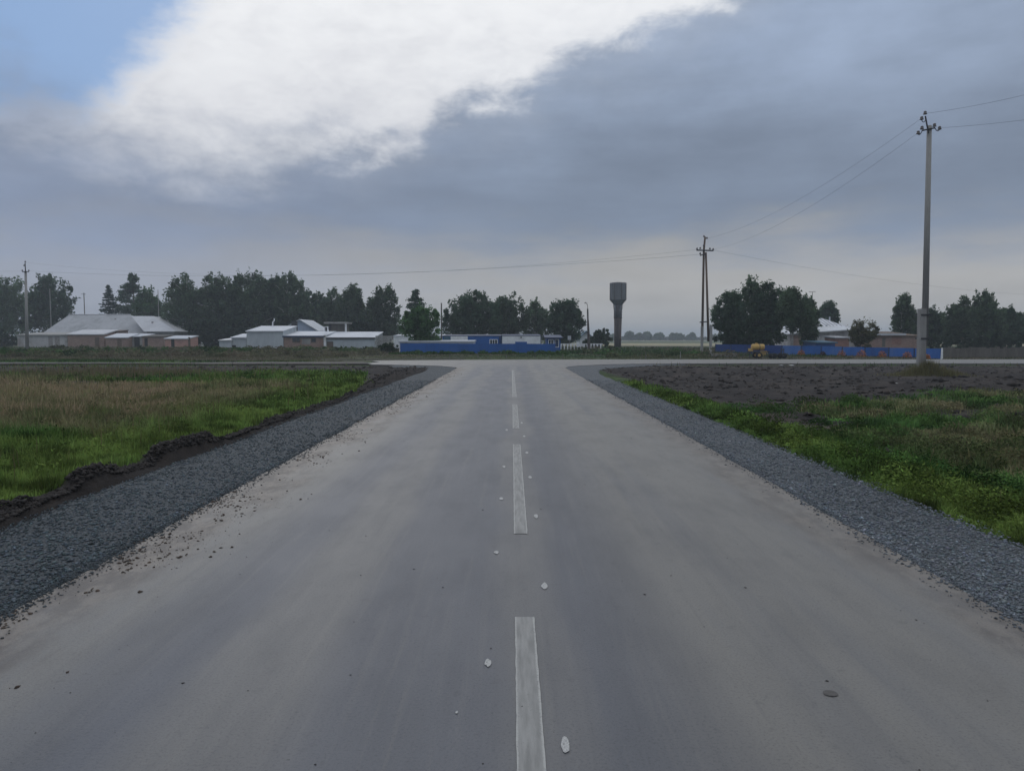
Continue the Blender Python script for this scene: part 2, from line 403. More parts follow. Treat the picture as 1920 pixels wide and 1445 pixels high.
gme = np_mesh('ground', np.stack([GX, GY, GZ], -1).reshape(-1, 3), faces, gm, ground_color(GX, GY).reshape(-1, 3), smooth=True)
tag(link('ground', gme), kind='structure')

# ------------------------------------------------------------------ roads
def asphalt_material():
    m = bpy.data.materials.new('dusty_asphalt'); m.use_nodes = True; nt = m.node_tree; q = NT(nt); b = nt.nodes['Principled BSDF']
    g = nn(nt, 'ShaderNodeTexCoord'); P = g.outputs['Object']; s = nn(nt, 'ShaderNodeSeparateXYZ'); nt.links.new(P, s.inputs[0]); x, y = s.outputs[0], s.outputs[1]
    long = q.noise(q.scale(P, (1.0, .05, 1)), 1.6, 5, .55)
    xw = q.m('ADD', x, q.m('MULTIPLY', q.m('SUBTRACT', q.noise(q.scale(P, (.2, .16, 1)), 1.0, 3, .5), .5), 1.1))
    med = q.noise(q.scale(P, (1, .35, 1)), 2.2, 7, .62)
    grain = q.noise(P, 75, 5, .8); speck = q.noise(P, 38, 4, .7)
    blue_, warm = (.100, .105, .118), (.172, .165, .150)
    def band(c, w): return q.m('SUBTRACT', 1, q.ss(q.m('ABSOLUTE', q.m('SUBTRACT', xw, c)), w*.35, w))
    wt = q.m('MAXIMUM', q.m('MAXIMUM', q.m('MULTIPLY', band(-1.30, .42), .62), q.ss(x, .35, 1.2)), q.ss(x, -1.7, -2.4))
    wt = q.m('MULTIPLY', q.m('MAXIMUM', wt, q.m('MULTIPLY', band(.10, .32), .55)), q.ss(long, .18, .55))
    wt = q.m('MAXIMUM', wt, q.ss(y, 38, 52))
    c = q.mix(wt, blue_, warm)
    c = q.mix(q.m('MULTIPLY', q.ss(med, .42, .70), .22), c, (.066, .068, .075))
    st1 = q.noise(q.scale(P, (1, .03, 1)), 14.0, 5, .65); c = q.mix(q.m('MULTIPLY', q.ss(st1, .50, .70), .18), c, (.20, .19, .172)); c = q.mix(q.m('MULTIPLY', q.ss(st1, .48, .30), .16), c, (.062, .064, .072))
    # brown earth carried on to the edges, heavier on the left
    ed = q.m('ADD', q.m('MULTIPLY', x, -1), q.m('MULTIPLY', q.m('SUBTRACT', med, .5), 1.5))
    el_ = q.ss(ed, 2.25, 2.85)
    er_ = q.m('MULTIPLY', q.ss(q.m('ADD', x, q.m('MULTIPLY', q.m('SUBTRACT', med, .5), 1.1)), 2.3, 2.95), .7)
    c = q.mix(q.m('MULTIPLY', q.m('MAXIMUM', el_, er_), q.m('SUBTRACT', 1, q.ss(y, 40, 44))), c, q.mix(q.ss(q.noise(q.scale(P, (1, .5, 1)), 5.0, 7, .75), .42, .60), (.095, .080, .066), (.190, .165, .137)))
    # darker damp polish between the wheel paths close to the centre
    c = q.mix(q.m('MULTIPLY', band(.62, .5), q.m('MULTIPLY', q.ss(long, .3, .7), .35)), c, (.056, .059, .068))
    c = q.mix(q.m('MULTIPLY', q.m('SUBTRACT', 1, q.ss(grain, .36, .50)), .42), c, (.03, .03, .032))
    c = q.mix(q.m('MULTIPLY', q.ss(grain, .58, .72), .3), c, (.24, .235, .225))
    blot = q.noise(P, 9, 6, .7); c = q.mix(q.m('MULTIPLY', q.ss(blot, .58, .68), .25), c, (.045, .046, .05))
    c = q.mix(q.m('MULTIPLY', q.m('SUBTRACT', 1, q.ss(speck, .26, .34)), .85), c, (.022, .021, .02))
    nt.links.new(c, b.inputs['Base Color'])
    b.inputs['Specular IOR Level'].default_value = .38
    nt.links.new(q.m('ADD', .46, q.m('MULTIPLY', med, .22)), b.inputs['Roughness'])
    bn = nn(nt, 'ShaderNodeBump'); bn.inputs['Strength'].default_value = .35; bn.inputs['Distance'].default_value = .006
    nt.links.new(grain, bn.inputs['Height']); nt.links.new(bn.outputs[0], b.inputs['Normal'])
    return m
M_asph = asphalt_material()
def sheet(name, outline, z, m, thick=.10, jitter=0):
    mb = MB(); n = len(outline)
    top = [(x, y, z) for x, y in outline]; bot = [(x, y, z-thick) for x, y in outline]
    mb.poly(top+bot, [tuple(range(n))] + [(i, i+n, (i+1) % n+n, (i+1) % n) for i in range(n)])
    return mb
random.seed(3)
def arc(cx, cy, r, a0, a1, n=14): return [(cx + r*cos(R(a0+(a1-a0)*i/n)), cy + r*sin(R(a0+(a1-a0)*i/n))) for i in range(n+1)]
left_edge = [(XL0 + .05*(random.random()-.5), y) for y in np.arange(-40, 41.5, .8)]
right_edge = [(XR0 + .035*(random.random()-.5), y) for y in np.arange(41.3, -40.5, -.8)]
# outline anticlockwise: right edge up, junction corner right, cross road, junction corner left, left edge down
RY0, RY1 = 49.2, 58.6
outl = right_edge[::-1] + [(XR0+.03, 42), (3.35, 43.6), (4.2, 45.2), (5.6, 46.9), (7.8, 48.3), (11, 49.0), (16, RY0), (60, RY0), (230, RY0), (230, RY1), (60, RY1), (14, RY1), (6, RY1-.3), (0, RY1-1.0), (-6, RY1-2.0), (-9.6, RY1-2.9),
        (-10.2, 54.4), (-9.2, 52.0), (-9.6, 49.6), (-8.8, 47.1), (-7.5, 46.6), (-5.6, 45.7), (-4.2, 44.5), (-3.45, 43.0), (XL0-.08, 42)] + left_edge[::-1]
road = sheet('asphalt_road', outl, 0.0, M_asph).build('asphalt_road', M_asph); tag(road, kind='structure')
# muddy track to the left of the junction
M_mud = mat('muddy_track', (.075, .066, .058), .9, .4, .35, .4, col2=(.030, .028, .022))
tr_t = [(-x, 48.8 + .9*(vnoise(x*.2, 1.0)-.5)*2) for x in np.arange(9.0, 150, 1.5)]
tr_b = [(-x, 51.8 + 1.4*(vnoise(x*.17, 7.0)-.5)*2 - .012*x) for x in np.arange(150, 9.0, -1.5)]
track = sheet('dirt_track', [(p[0], p[1]) for p in (tr_t + tr_b)][::-1], -.012, M_mud).build('dirt_track', M_mud); tag(track, kind='structure')

# gravel shoulders: fine sloping sheets with a soft uneven outer edge
def gravel_material(name, a, b_):
    m = bpy.data.materials.new(name); m.use_nodes = True; nt = m.node_tree; q = NT(nt); b = nt.nodes['Principled BSDF']
    P = nn(nt, 'ShaderNodeTexCoord').outputs['Object']
    vo = nn(nt, 'ShaderNodeTexVoronoi'); nt.links.new(P, vo.inputs['Vector']); vo.inputs['Scale'].default_value = 42
    sp_ = nn(nt, 'ShaderNodeSeparateColor'); nt.links.new(vo.outputs['Color'], sp_.inputs[0])
    n1 = q.noise(P, .8, 6, .6)
    c = q.mix(sp_.outputs[0], a, b_)
    c = q.mix(q.m('MULTIPLY', q.ss(n1, .45, .7), .4), c, tuple(v*.6 for v in a))
    c = q.mix(q.ss(vo.outputs['Distance'], .35, .75), c, (.02, .022, .024))
    nt.links.new(c, b.inputs['Base Color']); b.inputs['Roughness'].default_value = .8
    bn = nn(nt, 'ShaderNodeBump'); bn.inputs['Strength'].default_value = .9; bn.inputs['Distance'].default_value = .02; bn.invert = True
    nt.links.new(vo.outputs['Distance'], bn.inputs['Height']); nt.links.new(bn.outputs[0], b.inputs['Normal'])
    return m
M_grL = gravel_material('dark_crushed_stone', (.036, .048, .056), (.080, .098, .110))
M_grR = gravel_material('blue_grey_crushed_stone', (.085, .102, .116), (.150, .168, .184))
def shoulder_z(u, x, y): return -.018 - .055*u + .022*(fbm(x*3, y*3, 3, 40.0)-.5)
def shoulder(name, x_in, edge, sgn, m, tip):
    Y = growing(-30, 46, .12, .012); Y = np.concatenate([np.arange(-30, 2, .6), growing(2.0, tip[-1][0], .08, .012)])
    U = np.linspace(0, 1, 16); ti = np.array(tip)
    A = np.interp(Y, ti[:, 0], ti[:, 1]); B = np.interp(Y, ti[:, 0], ti[:, 2])
    e = edge(Y) - (XL1 if sgn < 0 else XR1)
    X = A[:, None]*(1-U) + (B+e)[:, None]*U; YY = np.repeat(Y[:, None], 16, 1)
    Z = shoulder_z(U[None, :], X, YY); Z[:, -1] -= .12
    n, k = X.shape; ii = np.arange(n*k).reshape(n, k)
    f = np.stack([ii[:-1, :-1], ii[:-1, 1:], ii[1:, 1:], ii[1:, :-1]], -1).reshape(-1, 4)
    if sgn < 0: f = f[:, ::-1]
    o = link(name, np_mesh(name, np.stack([X, YY, Z], -1).reshape(-1, 3), f, m, smooth=True)); tag(o, kind='structure')
    return ti
tipL = [(-30, XL0+.03, XL1), (41, XL0+.03, XL1), (43.0, -3.42, -5.6), (44.5, -4.1, -7.4), (46.4, -7.2, -7.7)]
tipR = [(-30, XR0-.03, XR1), (36, XR0-.03, XR1+.05), (41.5, XR0-.02, 5.0), (43.6, 3.3, 5.9), (45.2, 4.1, 7.0), (46.9, 5.5, 8.4), (48.3, 7.7, 10), (49.0, 11, 12)]
tipL = shoulder('gravel_shoulder_left', XL0, edgeL, -1, M_grL, tipL)
tipR = shoulder('gravel_shoulder_right', XR0, edgeR, 1, M_grR, tipR)

# loose stones as geometry
OCT = np.array([(1, 0, 0), (-1, 0, 0), (0, 1, 0), (0, -1, 0), (0, 0, 1), (0, 0, -.6)], float)
OCF = np.array([(0, 2, 4), (2, 1, 4), (1, 3, 4), (3, 0, 4), (2, 0, 5), (1, 2, 5), (3, 1, 5), (0, 3, 5)])
def stones(name, X, Y, Z, size, cols, m, label=None, flat=.6):
    n = len(X)
    v = np.repeat(OCT[None], n, 0)*(1+.45*(rng.random((n, 6, 1))-.5)*2)
    sx = size[:, None]*np.stack([np.ones(n), .6+.5*rng.random(n), flat*(.5+.6*rng.random(n))], -1)
    v = v*sx[:, None, :]
    a = rng.random(n)*2*pi; ca, sa = np.cos(a)[:, None], np.sin(a)[:, None]
    tl = (rng.random(n)-.5)*.9; ct, st_ = np.cos(tl)[:, None], np.sin(tl)[:, None]
    x, y, z = v[..., 0], v[..., 1], v[..., 2]
    y, z = y*ct - z*st_, y*st_ + z*ct
    v = np.stack([x*ca - y*sa + X[:, None], x*sa + y*ca + Y[:, None], z + Z[:, None]], -1)
    f = (OCF[None] + (np.arange(n)*6)[:, None, None]).reshape(-1, 3)
    me = np_mesh(name, v.reshape(-1, 3), f, m, np.repeat(cols, 6, 0))
    o = link(name, me); tag(o, label, kind='stuff'); return o
def col_mat(name, rough=.8):
    m = bpy.data.materials.new(name); m.use_nodes = True; nt = m.node_tree; b = nt.nodes['Principled BSDF']
    at = nn(nt, 'ShaderNodeAttribute', attribute_name='Col'); nt.links.new(at.outputs['Color'], b.inputs['Base Color'])
    b.inputs['Roughness'].default_value = rough; b.inputs['Specular IOR Level'].default_value = .35
    return m
M_stone = col_mat('stone_chips'); M_clod = col_mat('earth_clods', .95)
def samplY(n, y0, y1, p=1.6):      # density ~ 1/y^p
    u = rng.random(n); a = 1-p if abs(1-p) > 1e-3 else 1e-3
    return (y0**a + u*(y1**a - y0**a))**(1/a)
def gravel_scatter(name, ti, sgn, n, c0, c1, label):
    Y = samplY(n, 2.4, 30, 1.75); A = np.interp(Y, ti[:, 0], ti[:, 1]); B = np.interp(Y, ti[:, 0], ti[:, 2]); u = rng.random(n)*1.0
    edge_bias = rng.random(n) < .18; u = np.where(edge_bias, np.where(rng.random(n) < .5, .02+.12*rng.random(n), .80+.32*rng.random(n)), u)
    X = A*(1-u)+B*u
    Z = shoulder_z(np.clip(u, 0, 1), X, Y)+.004
    size = (.0035+.015*rng.random(n)**3.0)*(1+.035*Y); 
    t = rng.random((n, 1))**1.5; cols = np.array(c0)*(1-t)+np.array(c1)*t
    cols = cols*(.62+.85*fbm(X*1.3, Y*.9, 4, 55.0))[:, None]*(1+.16*(rng.random((n, 3))-.5)); bright = rng.random(n) < .05; cols[bright] = cols[bright]*1.8
    dusty = sstep(fbm(X*.9, Y*.7, 3, 66.0), .55, .7)[:, None]*.35; cols = cols*(1-dusty)+np.array([.12, .105, .09])*dusty
    stones(name, X, Y, Z, size, cols, M_stone, label)
gravel_scatter('gravel', tipL, -1, 50000, (.030, .044, .052), (.105, .130, .145), 'dark wet looking crushed stone on the left shoulder of the road')
gravel_scatter('gravel', tipR, 1, 50000, (.080, .096, .110), (.190, .210, .228), 'blue grey crushed stone on the right shoulder of the road')

for sgn, x_, nn_, cc_ in ((-1, XL0, 5200, (.05, .062, .07)), (1, XR0, 3200, (.11, .125, .14))):
    Y = samplY(nn_, 2.4, 30, 1.7); X = x_ - sgn*(np.abs(rng.normal(0, .085, nn_))-.05)
    stones('gravel', X, Y, np.full(nn_, .003), (.004+.010*rng.random(nn_)**2.5)*(1+.035*Y), np.repeat(np.array([cc_]), nn_, 0)*(.5+1.0*rng.random((nn_, 1))), M_stone, 'loose chips spilled over the %s edge of the asphalt' % ('left' if sgn < 0 else 'right'))
# earth crumbs on the left edge of the asphalt, clods on the spoil bank and on the ploughed soil
n = 5200; Y = samplY(n, 2.6, 38, 1.4); X = XL0 - .05 + np.abs(rng.normal(0, .34, n)) ; keep = fbm(X*1.6, Y*1.1, 3, 51.0) > .45
X, Y = X[keep], Y[keep]; n = len(X)
stones('earth_crumbs', X, Y, np.full(n, .003), (.003+.015*rng.random(n)**4)*(1+.03*Y), np.repeat(np.array([[.075, .055, .042]]), n, 0)*(.6+.8*rng.random((n, 1))), M_clod, 'brown earth crumbs carried onto the left edge of the asphalt', .5)
n = 300; X = rng.uniform(-2.4, 2.9, n); Y = samplY(n, 2.2, 26, 1.3)
stones('road_grit', X, Y, np.full(n, .002), (.002+.007*rng.random(n)**4)*(1+.03*Y), np.repeat(np.array([[.05, .045, .042]]), n, 0), M_clod, 'scattered dark grit and mud specks on the asphalt', .4)
n = 13000; Y = samplY(n, 3.5, 46, 1.4); X = edgeL(Y) - .02 - np.abs(rng.normal(-.02, .13, n)) - .1*np.clip(Y-22, 0, 30)*rng.random(n)
stones('earth_clods', X, Y, ground_z(X, Y), (.008+.030*rng.random(n)**2.5)*(1+.02*Y), np.repeat(SOIL[None], n, 0)*(.6+1.0*rng.random((n, 1))), M_clod, 'dark clods of turned earth along the left gravel shoulder', .8)
n = 15000; Y = samplY(n, 12, 48.5, 1.1); X = np.where(rng.random(n) < .68, rng.uniform(4.8, 40, n), -rng.uniform(5, 36, n)); sm = soil_mask(X, Y); keep = (sm > .6) & (np.abs(X) < .85*Y)
X, Y = X[keep], Y[keep]; n = len(X); cc = lerp(SOIL, SOIL2, rng.random(n)**2.5*.9)
stones('ploughed_clods', X, Y, ground_z(X, Y), (.03+.11*rng.random(n)**3)*(1+.012*Y), cc, M_clod, 'clods and lumps of dark ploughed soil beside the cross road', .6)

# painted centre line: worn dashes with bright rims, and the dabs of the marking crew
def dash_material():
    m = bpy.data.materials.new('worn_line_paint'); m.use_nodes = True; nt = m.node_tree; q = NT(nt); b = nt.nodes['Principled BSDF']
    P = nn(nt, 'ShaderNodeTexCoord').outputs['Object']; s = nn(nt, 'ShaderNodeSeparateXYZ'); nt.links.new(P, s.inputs[0]); x = s.outputs[0]
    nf = q.noise(P, 70, 5, .75); nl = q.noise(q.scale(P, (1, .12, 1)), 26, 5, .6)
    rim = q.ss(q.m('ADD', q.m('ABSOLUTE', x), q.m('MULTIPLY', q.m('SUBTRACT', nf, .5), .012)), .044, .054)
    c = q.mix(q.ss(nl, .3, .7), (.17, .17, .162), (.27, .268, .255))
    c = q.mix(q.m('MULTIPLY', rim, q.ss(nf, .3, .5)), c, (.36, .36, .34))
    c = q.mix(q.m('MULTIPLY', q.m('SUBTRACT', 1, q.ss(nf, .28, .40)), .8), c, (.10, .10, .10))
    nt.links.new(c, b.inputs['Base Color']); b.inputs['Roughness'].default_value = .65
    return m
M_dash = dash_material()
def dash(y0, y1, xc, xc1):
    n = max(8, int((y1-y0)/.05)); n = min(n, 160); vs = []; f = []
    for i in range(n+1):
        y = y0+(y1-y0)*i/n; x = xc + (xc1-xc)*i/n
        j = .0018
        vs += [(x-.057+random.uniform(-j, j), y, .004), (x+.057+random.uniform(-j, j), y, .004)]
    vs2 = [(v[0]-xc, v[1], v[2]) for v in vs]
    me = bpy.data.meshes.new('lane_dash'); me.from_pydata(vs2, [], [(2*i, 2*i+1, 2*i+3, 2*i+2) for i in range(n)]); me.materials.append(M_dash)
    link('lane_dash', me, road, (xc, 0, 0))
for a in ((-1.3, 4.33, .074, .075), (6.22, 11.55, .074, .074), (13.6, 18.6, .073, .072), (20.9, 38.5, .073, .055)): dash(*a)
dash(-8.4, -3.2, .074, .074)
M_dab = mat('white_line_paint', (.40, .40, .385), .7, .35, 160, 0, col2=(.09, .09, .09))
def ground_at(px, py):
    b = (722.5-py)/F; z = -sin(PITCH)+b*cos(PITCH); y = cos(PITCH)+b*sin(PITCH); k = EYE/-z
    return (px-960)/F*k, y*k
for (px, py, w, h) in ((1060, 1397, 18, 32), (1021, 1099, 12, 14), (915, 1243, 13, 15), (931, 1036, 9, 7), (1005, 968, 8, 8), (940, 935, 7, 5), (994, 895, 7, 5), (945, 875, 6, 4), (988, 849, 6, 4), (983, 818, 5, 3), (950, 806, 5, 3), (978, 793, 4, 3), (856, 1336, 5, 5)):
    x, y = ground_at(px, py); rx = w/2/F*y; dyp = EYE*F/y**2; ry = h/2/dyp
    k = 22; jj = [random.uniform(.68, 1.25) for _ in range(k)]; jj = [(jj[i-1]+2*jj[i]+jj[(i+1) % k])/4 for i in range(k)]; vs = [(rx*cos(2*pi*i/k)*jj[i], ry*sin(2*pi*i/k)*jj[i], 0) for i in range(k)]
    me = bpy.data.meshes.new('paint_dab'); me.from_pydata(vs, [], [tuple(range(k))]); me.materials.append(M_dab)
    link('paint_dab', me, road, (x, y, .0045))
M_stain = mat('dried_mud_ring', (.085, .08, .075), .8, .2, 40, 0)
x, y = ground_at(1557, 1300); k = 16
me = bpy.data.meshes.new('mud_spot'); me.from_pydata([(.034*cos(2*pi*i/k)*(1+random.uniform(-.1, .1)), .03*sin(2*pi*i/k), 0) for i in range(k)], [], [tuple(range(k))]); me.materials.append(M_stain)
link('mud_spot', me, road, (x, y, .004))

# ------------------------------------------------------------------ grass and weeds
def blades(name, X, Y, H, Wd, cols, label, seg=2, lean=.35, z0=None):
    n = len(X); Z = ground_z(X, Y)-.01 if z0 is None else z0
    a = rng.random(n)*2*pi; la = rng.random(n)*2*pi; ln = H*lean*rng.random(n)
    ux, uy = np.cos(a)*Wd/2, np.sin(a)*Wd/2; lx, ly = np.cos(la)*ln, np.sin(la)*ln
    if seg == 1:
        v = np.stack([np.stack([X-ux, Y-uy, Z], -1), np.stack([X+ux, Y+uy, Z], -1), np.stack([X+lx, Y+ly, Z+H], -1)], 1)
        f = np.arange(n*3).reshape(n, 3); k = 3; sh = np.array([.6, .6, 1.15])
    else:
        v = np.stack([np.stack([X-ux, Y-uy, Z], -1), np.stack([X+ux, Y+uy, Z], -1),
                      np.stack([X+ux*.8+lx*.35, Y+uy*.8+ly*.35, Z+H*.6], -1), np.stack([X-ux*.8+lx*.35, Y-uy*.8+ly*.35, Z+H*.6], -1),
                      np.stack([X+lx, Y+ly, Z+H*(1-.25*ln/(H*lean+1e-6))], -1)], 1)
        base = (np.arange(n)*5)[:, None, None]
        f = (np.array([[0, 1, 2], [0, 2, 3], [3, 2, 4]])[None] + base).reshape(-1, 3); k = 5; sh = None
    c = np.repeat(cols[:, None, :], k, 1)
    o = link(name, np_mesh(name, v.reshape(-1, 3), f, M_grass, c.reshape(-1, 3))); tag(o, label, kind='stuff'); return o
def jitter_col(c, s=.3): 
    n = len(c); k = 1 + s*(rng.random((n, 1))-.5)*2
    return np.clip(c*k*(1+.12*(rng.random((n, 3))-.5)), 0, 1)
# left meadow
n = 210000; Y = samplY(n, 4.5, 37, 1.25); L = rng.random(n)**1.15*(.84*Y+3-4.6).clip(.5); X = edgeL(Y)-.10-L
keep = (rng.random(n) > soil_mask(X, Y)*1.15); X, Y = X[keep], Y[keep]; n = len(X)
dm = dry_mask(X, Y); hn = fbm(X*.8, Y*.8, 3, 61.0)
H = (.10+.26*hn*rng.random(n)+.10*rng.random(n))*(1+.35*dm); H = H*(.6+.4*sstep(edgeL(Y)-X, .5, 1.6))
blades('meadow_grass', X, Y, H, .005+.0013*Y, jitter_col(grass_color(X, Y)*1.3), 'green and straw coloured meadow grass left of the road', 2, .6)
# right verge and ditch
n = 150000; Y = samplY(n, 5, 30, 1.25); Rr = rng.random(n)**1.3*(.84*Y+3-4.2).clip(.5); X = edgeR(Y)+.0+Rr
keep = (rng.random(n) > soil_mask(X, Y)*1.1); X, Y = X[keep], Y[keep]; n = len(X)
hn = fbm(X*.8, Y*.8, 3, 71.0); Rr = X-edgeR(Y)
H = (.03+.20*sstep(fbm(X*2.2, Y*2.2, 3, 75.0), .3, .7)*rng.random(n)+.04*rng.random(n))*(.45+.75*sstep(Rr, 0, .5))
blades('verge_grass', X, Y, H, .005+.0013*Y, jitter_col(grass_color(X, Y)*1.35), 'green grass on the verge and in the hollow right of the road', 2, .7)
# straggling grass beyond the cross road
n = 120000; Y = samplY(n, 54.5, 130, 1.3); X = rng.uniform(-1, 1, n)*(.80*Y)
keep = ~((Y < 59.6) & (X > -13)) & (rng.random(n) > .55*soil_mask(X, Y)); X, Y = X[keep], Y[keep]; n = len(X)
H = (.12+.5*sstep(Y, 62, 80)*fbm(X*.3, Y*.3, 3, 81.0)*rng.random(n))*(1-.62*(np.abs(X+3) < 12)*(Y < 80))
blades('rough_grass', X, Y, H, .015+.0014*Y, jitter_col(grass_color(X, Y)*.95), 'rough grass and weeds between the cross road and the yards', 1, .5)
# far band along the left field edge and right of the hollow
n = 34000; Y = rng.uniform(28, 48.4, n); X = np.where(rng.random(n) < .5, -1, 1)*rng.uniform(9, 40, n)
keep = rng.random(n) > .55+.5*soil_mask(X, Y); X, Y = X[keep], Y[keep]; n = len(X)
blades('sparse_grass', X, Y, .12+.2*rng.random(n), .02+.001*Y, jitter_col(grass_color(X, Y)), 'thin grass coming up through the turned earth', 1, .5)
# pale stalks and seed heads
n = 1900; Y = samplY(n, 5, 34, 1.0); X = np.where(rng.random(n) < .8, edgeL(Y)-.7-rng.random(n)*(.75*Y), edgeR(Y)+.3+rng.random(n)*(.6*Y))
keep = (rng.random(n) < .35+.65*dry_mask(X, Y)) & (soil_mask(X, Y) < .5); X, Y = X[keep], Y[keep]; n = len(X)
H = .35+.35*rng.random(n); H = np.where(X > 0, H*.6, H)
blades('dry_stalks', X, Y, H, .004+.0009*Y, jitter_col(np.repeat(np.array([[.17, .155, .075]]), n, 0)), 'pale dry stalks standing above the grass', 2, .45)

def leafclumps(name, cx, cy, r, h, per, lsize, cols, label, z0=None):
    n = len(cx)*per; i = np.repeat(np.arange(len(cx)), per)
    a = rng.random(n)*2*pi; rr = np.sqrt(rng.random(n))*r[i]; zz = rng.random(n)**.8*h[i]*(1-.55*(rr/r[i])**2)
    X = cx[i]+rr*np.cos(a); Y = cy[i]+rr*np.sin(a); Z = (ground_z(X, Y) if z0 is None else z0) + zz
    s = lsize[i]*(.6+.8*rng.random(n)); d1 = rng.normal(size=(n, 3)); d1[:, 2] *= .5; d1 /= np.linalg.norm(d1, axis=1)[:, None]
    d2 = np.cross(d1, rng.normal(size=(n, 3))); d2 /= np.linalg.norm(d2, axis=1)[:, None]; Pc = np.stack([X, Y, Z], -1)
    v = np.stack([Pc-d1*s[:, None], Pc-d2*s[:, None]*.42, Pc+d1*s[:, None], Pc+d2*s[:, None]*.42], 1)
    f = np.arange(n*4).reshape(n, 4); c = jitter_col(cols[i], .35)
    o = link(name, np_mesh(name, v.reshape(-1, 3), f, M_grass, np.repeat(c, 4, 0))); tag(o, label, kind='stuff'); return o
# broad-leaved weeds on the right
n = 3400; cy = samplY(n, 5.5, 28, 1.15); cx = edgeR(cy)+.25+rng.random(n)**1.2*(.84*cy)*.9
keep = (soil_mask(cx, cy) < .65) & (fbm(cx*.6, cy*.6, 3, 91.0) > .36); cx, cy = cx[keep], cy[keep]; n = len(cx)
leafclumps('weeds', cx, cy, (.10+.20*rng.random(n))*(1+.03*cy), (.06+.30*rng.random(n)**1.5)*(1.1-.5*sstep(cy, 9, 20)), 85, .010+.0012*cy, np.clip(grass_color(cx, cy)*(.40+1.05*rng.random((n, 1))**1.5)*np.array([1.1, 1.1, 1.0]), 0, 1), 'low leafy weeds in the hollow right of the road')
n = 260; cy = samplY(n, 7, 22, 1.0); cx = edgeR(cy)+1.6+rng.random(n)*(.7*cy)
keep = fbm(cx*.4, cy*.4, 3, 95.0) > .44; cx, cy = cx[keep], cy[keep]; n = len(cx)
leafclumps('weeds', cx, cy, .25+.35*rng.random(n), .18+.30*rng.random(n), 300, .011+.0013*cy, grass_color(cx, cy)*(.5+.8*rng.random((n, 1))), 'bushy mounds of weeds in the hollow at the right')
n = 1900; cy = samplY(n, 5.0, 36, 1.1); cx = edgeL(cy)-.9-rng.random(n)*(.8*cy)
keep = soil_mask(cx, cy) < .3; cx, cy = cx[keep], cy[keep]; n = len(cx)
leafclumps('weeds', cx, cy, (.10+.2*rng.random(n))*(1+.03*cy), .12+.28*rng.random(n)**1.5, 60, .010+.0015*cy, grass_color(cx, cy)*(.4+1.1*rng.random((n, 1))), 'low leafy weeds scattered in the left meadow')
n = 420; cy = rng.uniform(64, 108, n); cx = rng.uniform(-.75, .8, n)*cy
kp = ~((cx > -13) & (cx < 8)) & ~((cx > 20) & (cy > 58)) ; cx, cy = cx[kp], cy[kp]; n = len(cx)
leafclumps('weeds', cx, cy, .5+.9*rng.random(n), .35+.5*rng.random(n), 90, .06+.0014*cy, grass_color(cx, cy)*.85, 'tall weeds growing in front of the yards beyond the cross road')
# weeds at the foot of the blue fence in the middle
n = 60; cy = rng.uniform(77.2, 79.2, n); cx = rng.uniform(-12.5, 5.5, n)
leafclumps('weeds', cx, cy, .3+.4*rng.random(n), .15+.35*rng.random(n)**2, 90, .05+.0012*cy, np.repeat(GREEN[None]*.9, n, 0), 'green weeds at the foot of the middle blue fence')

